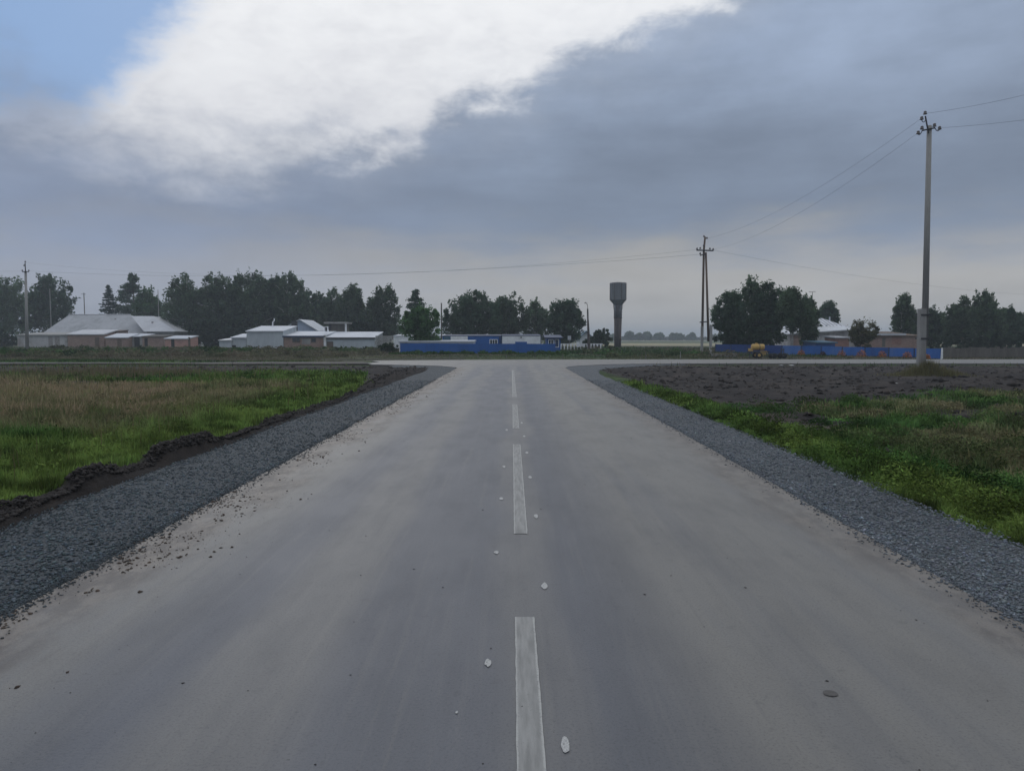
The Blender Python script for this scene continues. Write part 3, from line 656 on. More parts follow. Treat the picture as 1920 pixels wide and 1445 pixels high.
# ------------------------------------------------------------------ trees
def tree(name, label, px, top, wpx, Yd, kind='broad', seed=1, bot=None, tone=1.0, dens=1.0, group=None, cat='tree', leaf=None, low=None, cols=None, base_z=None):
    """px: centre column; top: pixel row of the top; wpx: crown width in pixels; Yd: distance"""
    g = np.random.default_rng(seed*101+7); rs = random.Random(seed)
    x0 = PX(px, Yd, 640); z0 = float(ground_z(np.array([x0]), np.array([Yd]))[0]) if base_z is None else base_z
    H = PZ(top, Yd)-z0; Wd = wpx/F*Yd
    root = thing(name, label, cat, (x0, Yd, z0), group)
    tb = MB(); pts_ = []; cen = []; rad = []; droop = 0.0
    ls = leaf if leaf else .0021*Yd
    o = Vector((x0, Yd, z0))
    if kind in ('broad', 'birch', 'bush', 'round'):
        lo = {'broad': .10, 'birch': .12, 'bush': .02, 'round': .10}[kind]
        if low: lo = low
        if kind == 'bush':
            for k in range(5):
                a = rs.uniform(0, 6.28); tb.tube([o, o+Vector((cos(a)*Wd*.2, sin(a)*Wd*.2, H*.7))], [.05, .02], 5)
            mats = M_bark
        else:
            tr = H*(.014 if kind == 'birch' else .020)
            ns = 1 if kind != 'birch' else rs.choice([1, 2, 2])
            mats = M_birch if kind == 'birch' else M_bark
            for sidx in range(ns):
                off = Vector((rs.uniform(-.12, .12)*Wd*(ns-1), rs.uniform(-.1, .1)*Wd*(ns-1), 0)); lean = rs.uniform(-.06, .06)*H
                p = [o+off*t_*1.3 + Vector((lean*t_+rs.uniform(-.01, .01)*H, rs.uniform(-.01, .01)*H, H*.88*t_)) for t_ in (0, .15, .35, .55, .75, 1)]
                p[0] = o+off*.3-Vector((0, 0, .1))
                tb.tube(p, [tr, tr*.85, tr*.68, tr*.5, tr*.3, tr*.08], 7)
                for k in range(9):
                    t_ = rs.uniform(.25, .85); i = min(4, int(t_*5)); b0 = p[i].lerp(p[i+1], t_*5-i) if i < 5 else p[5]
                    a = rs.uniform(0, 6.28); ln = Wd*.42*(1.15-t_*.7)
                    e = b0+Vector((cos(a)*ln, sin(a)*ln, H*rs.uniform(.04, .16)))
                    tb.tube([b0, b0.lerp(e, .5)+Vector((0, 0, H*.02)), e], [tr*.35, tr*.22, tr*.07], 5)
        # clumps inside an uneven envelope; sub-crowns push the outline about
        nsub = {'broad': 4, 'birch': 3, 'bush': 3, 'round': 2}[kind]
        subs = []
        for k in range(nsub):
            sx = (k-(nsub-1)/2)/nsub*Wd*.62 + rs.uniform(-.06, .06)*Wd
            hh = H*(1.0 if k == rs.randrange(nsub) else rs.uniform(.74, .95))
            subs.append((sx, rs.uniform(-.2, .2)*Wd, hh, Wd*rs.uniform(.22, .31)*(1.25 if nsub < 3 else 1)))
        subs[rs.randrange(nsub)] = (subs[0][0]*.2, 0, H*.985, Wd*.26)
        shoots = []
        nc = int({'broad': 130, 'birch': 120, 'bush': 70, 'round': 90}[kind]*dens)
        for k in range(nc):
            sx, sy, hh, rx = subs[k % nsub]
            while True:
                u = g.normal(size=3); u /= np.linalg.norm(u); r = g.random()**.34
                if kind == 'round' or True: break
            zc = (lo*H+hh)/2; rz = (hh-lo*H)/2
            q_ = np.array([sx + u[0]*r*rx, sy+u[1]*r*rx, zc + u[2]*r*rz*.97])
            tt = (q_[2]-lo*H)/(H-lo*H)
            w = 1.0 if kind in ('round', 'bush') else (1.10-.25*max(tt, 0)**2.2)
            w *= 1.16
            q_[0] *= w; q_[1] *= w
            cen.append(q_); rad.append(min(Wd*.15, H*.10)*g.uniform(.4, 1.1)*(.62 if tt > .75 else 1))
        if kind != 'bush':
            for k in range(int(nsub*22)):       # leafy shoots that break up the outline
                sx, sy, hh, rx = subs[k % nsub]; a = g.uniform(-1.9, 1.9); m_ = 26; e_ = g.uniform(.84, 1.10)
                t_ = .62 + (e_-.62)*g.random(m_)**.8; up = .03*H*g.random()*(t_-.6)
                w_ = (1.1-t_)*.055*Wd + .10
                shoots.append(np.stack([sx+sin(a)*rx*1.12*t_+g.normal(size=m_)*w_, sy+g.normal()*.12*Wd*t_+g.normal(size=m_)*w_, (lo*H+hh)/2+cos(a)*(hh-lo*H)/2*t_+up+g.normal(size=m_)*w_], -1))
        cen = np.array(cen); rad = np.array(rad)
        nl = int({'broad': 11000, 'birch': 9500, 'bush': 5000, 'round': 9000}[kind]*dens*min(1.5, max(.45, wpx/90)))
        i = g.integers(0, len(cen), nl); u = g.normal(size=(nl, 3)); u /= np.linalg.norm(u, axis=1)[:, None]
        rr = g.random(nl)**.45*rad[i]; Pc = cen[i] + u*rr[:, None]
        if kind == 'birch': Pc[:, 2] -= g.random(nl)**2*rad[i]*1.5
        Pc[:, 2] = np.maximum(Pc[:, 2], .05)
        tonev = .50+.65*(g.random(len(cen)))[i]
        if shoots:
            sh_ = np.concatenate(shoots); Pc = np.concatenate([Pc, sh_]); tonev = np.concatenate([tonev, .7+.4*g.random(len(sh_))]); nl = len(Pc)
    elif kind == 'spruce':
        tr = H*.016; tb.tube([o-Vector((0, 0, .1)), o+Vector((0, 0, H*.98))], [tr, tr*.12], 7); mats = M_bark
        Ps = []; z = .05*H
        while z < .985*H:
            R0 = Wd/2*max(0.0, 1-z/H)**.85*g.uniform(.86, 1.08)+.08; nb = max(6, int(11*(1-z/H)+5))
            for k in range(nb):
                a = g.random()*6.283; ln = R0*g.uniform(.75, 1.1); m_ = int(60*dens*(ln/(Wd/2))+12); t_ = g.random(m_)**.7
                sp_ = (1-t_)*.22*ln+.05
                ax = np.cos(a)*ln*t_; ay = np.sin(a)*ln*t_; az_ = z + g.uniform(-.035, .035)*H*(1-z/H) - .16*ln*t_ + .10*ln*t_**3
                Ps.append(np.stack([ax+g.normal(0, 1, m_)*sp_*.6, ay+g.normal(0, 1, m_)*sp_*.6, az_-g.random(m_)*.30*(1-z/H)-.04], -1))
            z += H*(.050*(1-z/H)+.020)
        Pc = np.concatenate(Ps); nl = len(Pc); tonev = .6+.5*g.random(nl); ls = ls*.75
    else:  # pine
        tr = H*.015; p = [o-Vector((0, 0, .1)), o+Vector((H*.01, 0, H*.5)), o+Vector((0, 0, H*.97))]; tb.tube(p, [tr, tr*.7, tr*.15], 7); mats = M_bark
        Ps = []; z = .30*H
        while z < .985*H:
            R0 = Wd/2*min(1, ((1-z/H)*1.9+.12))*g.uniform(.8, 1.08)
            for k in range(6):
                a = g.random()*6.283; ln = R0*g.uniform(.55, 1.1); zj = z+g.uniform(-.04, .04)*H; e = o+Vector((cos(a)*ln, sin(a)*ln, zj+ln*.22)); tb.tube([o+Vector((0, 0, z)), e], [tr*.3, tr*.08], 4)
                m_ = int(70*dens); t_ = .35+.65*g.random(m_)
                Ps.append(np.stack([np.cos(a)*ln*t_+g.normal(0, .11*R0+.1, m_), np.sin(a)*ln*t_+g.normal(0, .11*R0+.1, m_), zj+ln*.22*t_+np.abs(g.normal(0, .018*H, m_))], -1))
            z += H*.075*g.uniform(.8, 1.2)
        Pc = np.concatenate(Ps); nl = len(Pc); tonev = .6+.5*g.random(nl); ls = ls*.85
    # leaves as small folded-free quads
    d1 = g.normal(size=(nl, 3)); d1 /= np.linalg.norm(d1, axis=1)[:, None]
    d2 = np.cross(d1, g.normal(size=(nl, 3))); d2 /= np.linalg.norm(d2, axis=1)[:, None]; s_ = (ls*(.55+.8*g.random(nl)))[:, None]
    v = np.stack([Pc-d1*s_*.8-d2*s_*.35, Pc+d2*s_*.7, Pc+d1*s_], 1)
    f = np.arange(nl*3).reshape(nl, 3)
    base = np.array(cols if cols is not None else {'broad': (.080, .142, .078), 'birch': (.098, .155, .084), 'bush': (.065, .112, .060), 'round': (.080, .165, .060), 'spruce': (.050, .098, .076), 'pine': (.078, .130, .084)}[kind])
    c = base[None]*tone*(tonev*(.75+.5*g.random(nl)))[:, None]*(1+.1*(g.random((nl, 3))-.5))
    link('crown', np_mesh('crown', v.reshape(-1, 3), f, M_leaf, np.repeat(c, 3, 0)), root)
    tb.build('trunk', mats, root, smooth=True)
    return root

GL = 'trees behind the left farmhouse'; GM = 'trees behind the white garages'; GC = 'trees behind the middle blue buildings'; GR = 'trees around the right house'; GF = 'far trees on the horizon'
tree('deciduous_tree', 'leafy grey green tree cut by the left edge, behind the tall left power pole', 10, 516, 88, 165, 'birch', 1, tone=1.25, dens=1.25, group=GL)
tree('shrub', 'dark low shrub at the left edge beside the white garage wall', 8, 612, 50, 142, 'bush', 31, tone=.6, group=GL, cat='shrub')
tree('deciduous_tree', 'dark round headed tree just right of the leftmost power pole', 98, 516, 100, 168, 'broad', 2, tone=.8, dens=.9, group=GL)
tree('spruce_tree', 'pointed dark spruce above the left grey roof', 206, 531, 74, 172, 'spruce', 3, group=GL)
tree('pine_tree', 'layered pine between the spruce and a dense round tree', 252, 513, 86, 176, 'pine', 4, dens=1.4, group=GL)
tree('deciduous_tree', 'dense dark round tree right beside the layered pine', 284, 538, 72, 170, 'round', 5, tone=.75, group=GL)
for px, top, w, d, k, sd_, tn, lb in (
    (348, 505, 88, 150, 'birch', 6, .95, 'tall leafy birch at the left end of the tree row, right of the farmhouse'),
    (403, 512, 88, 148, 'birch', 7, .90, 'birch with a pale trunk showing beside the low white garage'),
    (445, 522, 60, 156, 'broad', 8, .72, 'dark tree filling the row behind the low end of the garages'),
    (482, 507, 88, 150, 'birch', 9, .92, 'birch with gaps in its crown above the tallest white garage'),
    (516, 519, 62, 153, 'broad', 48, .9, 'rounded dark tree between the two tallest birches of the row'),
    (548, 503, 66, 147, 'birch', 10, 1.0, 'tallest open crowned birch above the gabled roof'),
    (585, 545, 60, 155, 'broad', 11, .75, 'dark lower tree right of the tallest birch'),
    (629, 538, 54, 148, 'birch', 12, 1.0, 'slim birch above the small flat roofed hut'),
    (668, 534, 60, 144, 'birch', 13, .9, 'birch with bare white branches above the metal garage'),
    (716, 535, 66, 140, 'birch', 14, .85, 'birch with a leaning pale trunk at the right end of the row')):
    tree('birch_tree' if k == 'birch' else 'deciduous_tree', lb, px, top, w, d, k, sd_, tone=tn, dens=1.35, group=GM)
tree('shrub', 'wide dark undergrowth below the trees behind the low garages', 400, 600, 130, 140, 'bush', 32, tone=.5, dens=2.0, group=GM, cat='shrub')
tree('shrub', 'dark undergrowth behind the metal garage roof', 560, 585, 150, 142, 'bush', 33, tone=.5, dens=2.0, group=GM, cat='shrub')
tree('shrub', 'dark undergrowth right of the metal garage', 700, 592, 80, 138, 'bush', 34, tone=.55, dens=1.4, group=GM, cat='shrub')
tree('pine_tree', 'pine top rising behind the round green tree', 780, 545, 54, 118, 'pine', 15, tone=1.1, dens=1.3)
tree('deciduous_tree', 'bright green round tree standing over the left end of the middle blue fence', 784, 573, 88, 88, 'round', 16, tone=1.15, dens=1.3, leaf=.17)
tree('shrub', 'dark bush between the metal garage and the middle blue fence', 730, 641, 54, 84, 'bush', 17, tone=.75, cat='shrub')
tree('deciduous_tree', 'big dark tree left of centre above the blue building', 900, 540, 112, 120, 'broad', 18, tone=.85, dens=1.15, group=GC)
tree('deciduous_tree', 'dark tree joined to the right of the big tree above the blue building', 948, 547, 72, 122, 'birch', 19, tone=.85, dens=1.0, group=GC)
tree('birch_tree', 'thin see-through birch above the white building', 1004, 560, 54, 124, 'birch', 20, tone=1.1, dens=.75, group=GC)
tree('deciduous_tree', 'dark spreading tree above the small blue hut', 1053, 562, 80, 118, 'broad', 21, tone=.78, dens=1.1, group=GC)
tree('shrub', 'green bush left of the foot of the water tower', 1134, 614, 42, 122, 'bush', 22, tone=.85, cat='shrub')
tree('shrub', 'low bush between the small gabled house and the water tower', 1112, 628, 34, 128, 'bush', 35, tone=.8, cat='shrub')
for px, top, w, d, k, sd_, tn, lb in (
    (1375, 545, 66, 88, 'broad', 23, .85, 'leftmost dense tree of the right-hand grove, overhanging the fence end'),
    (1412, 520, 60, 92, 'birch', 24, 1.0, 'tallest light topped tree of the right-hand grove'),
    (1442, 524, 56, 90, 'broad', 25, .8, 'dark middle tree of the right-hand grove'),
    (1484, 538, 62, 84, 'birch', 26, .95, 'birch with two white stems at the edge of the right-hand grove'),
    (1512, 553, 44, 90, 'birch', 27, .95, 'smaller birch leaning over the roof of the right house')):
    tree('birch_tree' if k == 'birch' else 'deciduous_tree', lb, px, top, w, d, k, sd_, tone=tn, dens=1.5, group=GR, low=.34 if sd_ == 26 else None)
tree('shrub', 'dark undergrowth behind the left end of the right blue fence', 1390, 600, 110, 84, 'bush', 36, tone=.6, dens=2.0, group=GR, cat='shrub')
tree('deciduous_tree', 'dark tree standing behind the ribbed roof of the right house', 1553, 566, 50, 125, 'broad', 28, tone=.8, group=GR)
tree('shrub', 'round brownish bush in front of the long brick building', 1612, 599, 54, 78, 'round', 29, cat='shrub', dens=.8, leaf=.12, cols=(.135, .135, .075))
for px, top, w, d, k, sd_, tn, lb in (
    (1695, 551, 56, 104, 'birch', 41, .9, 'pointed tree just left of the tall right power pole'),
    (1745, 575, 62, 108, 'broad', 42, .75, 'low tree right behind the tall right power pole'),
    (1802, 556, 60, 104, 'birch', 43, .85, 'tree with a ragged top right of the tall right power pole'),
    (1846, 545, 66, 100, 'birch', 44, .95, 'tallest birch at the right, with a pale leaning trunk'),
    (1892, 576, 60, 106, 'broad', 45, .8, 'lower tree at the right edge of the far right trees'),
    (1945, 588, 70, 112, 'broad', 46, .8, 'tree cut by the right edge of the picture')):
    tree('birch_tree' if k == 'birch' else 'deciduous_tree', lb, px, top, w, d, k, sd_, tone=tn, dens=1.35)
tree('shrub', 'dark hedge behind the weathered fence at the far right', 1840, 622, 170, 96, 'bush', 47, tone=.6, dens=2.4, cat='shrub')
for i, (px, top, w, lb) in enumerate(((1183, 620, 22, 'far tree first to the right of the water tower'), (1199, 622, 14, 'small far tree second from the water tower'), (1214, 620, 24, 'far tree in the middle group left of the field gap'),
      (1238, 622, 20, 'round far tree beside a gap in the horizon line'), (1262, 622, 20, 'far tree at the left of the long clump'), (1276, 623, 24, 'far flat topped tree in the long clump'),
      (1298, 622, 20, 'far tree just left of the twin-legged pole'), (1345, 625, 40, 'far tree partly hidden by the right-hand grove'), (1150, 624, 22, 'far tree behind the water tower shaft'))):
    tree('far_tree', lb, px, top+2.5, w, 520, 'round', 60+i, tone=.8, group=GF, leaf=.9, dens=.6)
mb = MB(); rs = random.Random(5)      # continuous low hedge line at the horizon
n = 16000; X = rng.uniform(-420, 420, n); Y = rng.uniform(560, 590, n); Zh = rng.random(n)*(1.4+2.0*fbm(X*.05, X*0, 3, 5.0)); s_ = .9+.8*rng.random(n)
d1 = rng.normal(size=(n, 3)); d1 /= np.linalg.norm(d1, axis=1)[:, None]; d2 = np.cross(d1, rng.normal(size=(n, 3))); d2 /= np.linalg.norm(d2, axis=1)[:, None]; Pc = np.stack([X, Y, Zh], -1)
v = np.stack([Pc-d1*s_[:, None], Pc+d2*s_[:, None]*.7, Pc+d1*s_[:, None]], 1)
tag(link('shelter_belt', np_mesh('shelter_belt', v.reshape(-1, 3), np.arange(n*3).reshape(n, 3), M_leaf, np.repeat(C(.032, .048, .024)[None]*(.6+.7*rng.random((n, 1))), 3, 0))), 'far low band of woodland along the horizon', kind='stuff')

# ------------------------------------------------------------------ buildings
def shed(name, label, p0, p1, eave, back, Yd, dep, wall, roof, over=.12, cat='shed', thick=.14, ground=-.1, group=None, fascia=None, flip=False):
    """mono-pitch shed: front wall from pixel column p0 to p1, eave row, row of the back roof edge"""
    x0, x1 = PX(p0, Yd), PX(p1, Yd); ze = PZ(eave, Yd); zr = PZ(back, Yd+dep)
    root = thing(name, label, cat, ((x0+x1)/2, Yd, 0), group)
    m = MB(); m.prism([(x0, Yd, ground), (x1, Yd, ground), (x1, Yd, ze-thick*.5), (x0, Yd, ze-thick*.5)], [(x0, Yd+dep, ground), (x1, Yd+dep, ground), (x1, Yd+dep, zr-thick*.5), (x0, Yd+dep, zr-thick*.5)])
    m.build('wall', wall, root)
    r = MB(); a0, a1 = x0-over, x1+over; s = (zr-ze)/dep
    fy, by = Yd-over*1.5, Yd+dep+over; zf, zb = ze-s*over*1.5, zr+s*over
    r.prism([(a0, fy, zf-thick), (a1, fy, zf-thick), (a1, fy, zf), (a0, fy, zf)], [(a0, by, zb-thick+.002), (a1, by, zb-thick+.002), (a1, by, zb), (a0, by, zb)])
    ro = r.build('roof', roof, root)
    if fascia:
        f = MB(); f.box(a0-.02, a1+.02, fy-.04, fy-.004, zf-thick-.10, zf-.02); f.build('fascia', fascia, ro)
    return root, x0, x1, ze, zr
def panel(root, name, p0, p1, r0, r1, Yd, m, proud=.04, frame=None, sub=None):
    x0, x1, z1, z0 = PX(p0, Yd), PX(p1, Yd), PZ(r0, Yd), PZ(r1, Yd)
    b = MB(); b.box(x0, x1, Yd-proud, Yd+.02, z0, z1); o = b.build(name, m, root)
    if frame:
        f = MB(); w = .07
        for bx in ((x0-w, x1+w, z1, z1+w), (x0-w, x1+w, z0-w, z0), (x0-w, x0, z0, z1), (x1, x1+w, z0, z1)): f.box(bx[0], bx[1], Yd-proud-.05, Yd+.012, bx[2], bx[3])
        f.build('frame', frame, o)
    return o
def window(root, p0, p1, r0, r1, Yd, fr=None, bars=1): 
    o = panel(root, 'window', p0, p1, r0, r1, Yd, M_glass, .02, fr or M_white)
    x0, x1, z1, z0 = PX(p0, Yd), PX(p1, Yd), PZ(r0, Yd), PZ(r1, Yd)
    for k in range(bars):
        xm = x0+(x1-x0)*(k+1)/(bars+1); b = MB(); b.box(xm-.03, xm+.03, Yd-.06, Yd-.022, z0, z1); b.build('glazing_bar', fr or M_white, o)
    return o
def hip_roof(mb, x0, x1, y0, y1, ze, zr, rx0, rx1, over=.4, thick=.12):
    a = [(x0-over, y0-over, ze), (x1+over, y0-over, ze), (x1+over, y1+over, ze), (x0-over, y1+over, ze)]; ym = (y0+y1)/2
    b = [(rx0, ym, zr), (rx1, ym, zr)]; c = [(p[0], p[1], p[2]-thick) for p in a]
    mb.poly(a+b+c, [(0, 1, 5, 4), (1, 2, 5), (2, 3, 4, 5), (3, 0, 4), (0, 6, 7, 1), (1, 7, 8, 2), (2, 8, 9, 3), (3, 9, 6, 0), (9, 8, 7, 6)])
def pipe(root, px, r0, r1, Yd, rad, m, name='pipe'):
    x = PX(px, Yd); b = MB(); b.tube([(x, Yd, PZ(r1, Yd)), (x, Yd, PZ(r0, Yd))], rad, 8); b.build(name, m, root)

# --- left farmhouse with its roofs
def house_left():
    Yd = 146; x0, x1 = PX(84, Yd), PX(292, Yd); y1 = Yd+11; ze, zr = PZ(626, Yd), PZ(590, Yd+5.5)
    root = thing('farmhouse', 'long low farmhouse with big grey hipped roofs behind brick sheds, far left', 'house', ((x0+x1)/2, Yd, 0))
    m = MB(); m.box(x0, x1, Yd, y1, -.1, ze-.02); m.build('wall', M_offwhite, root)
    r = MB(); hip_roof(r, x0, x1, Yd, y1, ze, zr, PX(132, Yd+5.5), PX(245, Yd+5.5)); o = r.build('roof', M_slate, root)
    c = MB(); rx0, rx1 = PX(130, Yd+5.5), PX(247, Yd+5.5); c.tube([(rx0, Yd+5.5, zr+.04), (rx1, Yd+5.5, zr+.04)], .09, 6); c.build('ridge_cap', M_slate2, o)
    pz = MB(); pz.box(PX(216, Yd+4), PX(218.5, Yd+4), Yd+4, Yd+4.3, zr-1.2, PZ(597, Yd+4)); pz.build('flue', M_conc, o)
    # front wing, paler sheets
    Yf = 141.5; wx0, wx1 = PX(276, Yf), PX(328, Yf); we, wr = PZ(621, Yf), PZ(592.5, Yf+6)
    m = MB(); m.box(wx0, wx1, Yf, Yf+12, -.1, we-.02); m.build('wing_wall', M_conc, root)
    r = MB(); hip_roof(r, wx0, wx1, Yf, Yf+12, we, wr, PX(248, Yf+6), PX(289, Yf+6)); o2 = r.build('wing_roof', M_slate2, root)
    for px in (285,): pz = MB(); pz.box(PX(px, Yf+3), PX(px+2.5, Yf+3), Yf+3, Yf+3.3, we+1, PZ(603, Yf+3)); pz.build('flue', M_conc, o2)
    # rear gabled barn to the right
    Yb = 160; bx0, bx1 = PX(292, Yb), PX(360, Yb); be, brr = PZ(624, Yb), PZ(593.5, Yb+5)
    root2 = thing('barn', 'pale barn end with a sloping grey roof right of the farmhouse', 'barn', ((bx0+bx1)/2, Yb, 0))
    m = MB(); m.box(bx0, bx1, Yb, Yb+10, -.1, be-.02); m.build('wall', M_white, root2)
    r = MB(); hip_roof(r, bx0, bx1, Yb, Yb+10, be, brr, PX(262, Yb+5), PX(300, Yb+5)); r.build('roof', M_slate, root2)
house_left()
def slim_post(label, px, r0, r1, Yd, rad, m, name='post', cat='post', cross=None):
    x = PX(px, Yd); root = thing(name, label, cat, (x, Yd, 0)); zt = PZ(r0, Yd)
    b = MB(); b.tube([(x, Yd, -.2), (x, Yd, zt)], [rad, rad*.75], 8); b.build('shaft', m, root)
    if cross:
        b = MB(); b.box(x-cross, x+cross, Yd-.06-rad, Yd-rad, zt-.45, zt-.33); b.build('cross_arm', M_iron, root)
    return root
slim_post('thin pale mast in front of the dark round headed tree, far left', 97, 541, 606, 163, .11, M_conc, 'mast')
slim_post('distant utility pole with a short cross arm left of the spruce', 160.5, 549, 592, 240, .18, M_wood, 'utility_pole', 'utility pole', .7)
slim_post('pale post rising behind the wing roof of the farmhouse', 299, 543, 600, 166, .10, M_conc, 'mast')
# --- row of sheds before the farmhouse
r, *_ = shed('garage', 'long white washed garage behind the leftmost power pole', 33, 126, 627, 623, 136, 6, M_offwhite, M_conc, cat='garage', fascia=M_conc)
panel(r, 'door', 91, 99, 631, 650, 136, mat('stained_door', (.27, .25, .235), .85)); panel(r, 'door', 103, 112, 630, 650, 136, mat('stained_door', (.27, .25, .235)))
panel(r, 'pilaster', 40, 42, 629, 650, 136, M_offwhite); panel(r, 'pilaster', 53, 55, 629, 650, 136, M_offwhite)
r, *_ = shed('brick_shed', 'widest dull red brick shed with a pale roof, beside the white washed garage', 127, 195, 626, 618, 135, 5, M_brick2, M_slate2, fascia=None)
panel(r, 'door', 178, 186, 632, 650, 135, M_woodbr)
shed('brick_shed', 'short brown brick block rising behind the pale shed roofs', 195, 225, 620.5, 618.5, 139, 3, M_brick2, M_woodbr)
r, *_ = shed('brick_shed', 'small brick shed with a white lean-to roof left of the grey plank gap', 198, 240, 632, 625, 133.5, 4, M_brick2, M_felt)
panel(r, 'door', 220, 228, 636, 652, 133.5, M_woodbr)
r, *_ = shed('plank_shed', 'grey shed with a dark opening in the middle of the brick row', 240, 270, 630, 625.5, 135, 4, M_conc, M_felt)
panel(r, 'opening', 252, 262, 632, 652, 135, M_dark)
r, *_ = shed('brick_shed', 'flat topped brown brick shed left of the pink shed', 267, 308, 630, 627.5, 133, 4, M_brick2, M_wood)
panel(r, 'door', 271, 277, 634, 652, 133, M_dark)
r, *_ = shed('brick_shed', 'salmon pink shed with a white roof edge at the right end of the brick row', 309, 353, 634, 629, 128, 4, M_pink, M_felt)
panel(r, 'opening', 321, 327, 635, 656, 128, M_dark); panel(r, 'corner_post', 353, 357, 632, 656, 128, M_woodbr)

# --- white garages
Yg = 112
r, *_ = shed('garage', 'lowest white garage with a hatch at the left end of the white row', 411, 434, 637, 633.5, Yg, 5, M_tinwall, M_tin, cat='garage')
r, *_ = shed('garage', 'white lean-to with a dark hatch beside the tallest white garage', 434, 462, 632, 625.5, Yg+.3, 5, M_tinwall, M_felt, cat='garage')
panel(r, 'hatch', 432, 442, 647, 656, Yg+.3-.1, M_dark)
r, x0, x1, ze, zr = shed('garage', 'tallest white tin garage of the row with a pale sloping roof', 462.5, 531, 620, 611, Yg-.4, 7, M_tinwall, M_felt, cat='garage')
panel(r, 'gate_leaf', 466, 481, 634, 657, Yg-.4, M_tinwall); panel(r, 'gate_leaf', 481.6, 496, 634, 657, Yg-.4, M_tinwall); panel(r, 'wall_sheet', 498, 528, 622, 657, Yg-.4, M_tinwall, .03)
r, *_ = shed('brick_garage', 'brown brick garage with two small windows between white garages', 532, 608.5, 629, 621, Yg-.2, 7, M_brick2, M_felt, cat='garage', fascia=M_dkblue)
window(r, 549, 562, 634, 641, Yg-.2, M_woodbr, 1); window(r, 584, 592, 635, 641, Yg-.2, M_woodbr, 0)
panel(r, 'lintel', 546, 565, 632, 633.6, Yg-.2, M_conc, .09); panel(r, 'wall_patch', 566, 582, 635, 645, Yg-.2, M_conc, .02)
r, *_ = shed('garage', 'long white tin garage with a brown door at the right end of the white row', 609, 702.5, 632, 622, Yg, 7, M_tinwall, M_felt, cat='garage', fascia=M_iron)
panel(r, 'door', 614, 624, 641, 657, Yg, M_woodbr, .05, M_wood); panel(r, 'corner_pillar', 607.3, 611.5, 628, 657, Yg-.3, M_white, .12)
for a, b_ in ((626, 640), (641, 649), (650, 665), (666, 684), (685, 701)): panel(r, 'wall_sheet', a, b_, 634, 657, Yg, M_tinwall, .03)
def gable_back():
    Yd = 126; x0, x1 = PX(528, Yd), PX(594, Yd); ze, zr = PZ(620, Yd), PZ(600, Yd); xm = PX(563, Yd)
    root = thing('gabled_house', 'pale blue gable end with a white roof behind the brick garage', 'house', (xm, Yd, 0))
    m = MB(); m.prism([(x0, Yd, -.1), (x1, Yd, -.1), (x1, Yd, ze), (xm, Yd, zr), (x0, Yd, ze)], [(x0, Yd+8, -.1), (x1, Yd+8, -.1), (x1, Yd+8, ze), (xm, Yd+8, zr), (x0, Yd+8, ze)]); m.build('wall', M_ltblue, root)
    for xa, za, nm in ((x0-.4, ze-.15, 'roof'), (x1+.4, ze-.15, 'roof')):
        q_ = MB(); t_ = .14
        q_.prism([(xa, Yd-.4, za), (xm, Yd-.4, zr), (xm, Yd-.4, zr+t_), (xa, Yd-.4, za+t_)], [(xa, Yd+8.3, za), (xm, Yd+8.3, zr), (xm, Yd+8.3, zr+t_), (xa, Yd+8.3, za+t_)]); q_.build(nm, M_felt, root)
    c = MB(); c.box(PX(547, Yd-3), PX(556, Yd-3), Yd-3, Yd-2.2, -.1, PZ(602, Yd-3)); c.build('chimney', M_iron, root)
gable_back()
def hut_back():
    Yd = 121; root = thing('flat_roofed_hut', 'small flat roofed hut with a white pillar behind the metal garage', 'hut', (PX(632, Yd), Yd, 0))
    z = PZ(607, Yd); m = MB(); m.box(PX(621, Yd), PX(647, Yd), Yd, Yd+3, -.1, z); m.build('wall', M_wood, root)
    m = MB(); m.box(PX(609, Yd), PX(652, Yd), Yd-.5, Yd+3.3, z+.003, PZ(603.5, Yd)); m.build('roof', M_conc, root)
    m = MB(); m.box(PX(648, Yd), PX(651, Yd), Yd-.4, Yd-.1, -.1, z); m.build('pillar', M_white, root)
    m = MB(); m.box(PX(617, Yd), PX(621, Yd), Yd-.05, Yd+.4, -.1, z); m.build('pillar', M_iron, root)
    Y2 = 115; root = thing('meter_box', 'white open box on the garage roof left of the hut', 'box', (PX(612, Y2), Y2, 2.4))
    m = MB(); x0, x1, z0, z1 = PX(609, Y2), PX(616, Y2), PZ(622, Y2), PZ(612, Y2)
    for q_ in ((x0, x1, z1-.1, z1), (x0, x0+.12, z0, z1-.1), (x1-.12, x1, z0, z1-.1), (x0+.12, x1-.12, z0, z0+.1)): m.box(q_[0], q_[1], Y2-.3, Y2, q_[2], q_[3])
    m.build('frame', M_white, root); m = MB(); m.box(x0+.12, x1-.12, Y2-.06, Y2-.004, z0+.1, z1-.1); m.build('back', M_dark, root)
    Y3 = 118; root = thing('vent_pipe', 'crooked pale vent pipe above the tallest white garage', 'pipe', (PX(512, Y3), Y3, 2.5))
    m = MB(); x = PX(512, Y3); m.tube([(x, Y3, 2.6), (x, Y3, PZ(604, Y3)), (x+.25, Y3, PZ(601, Y3)), (x+.25, Y3, PZ(597, Y3))], .09, 8); m.build('shaft', M_white, root)
hut_back()
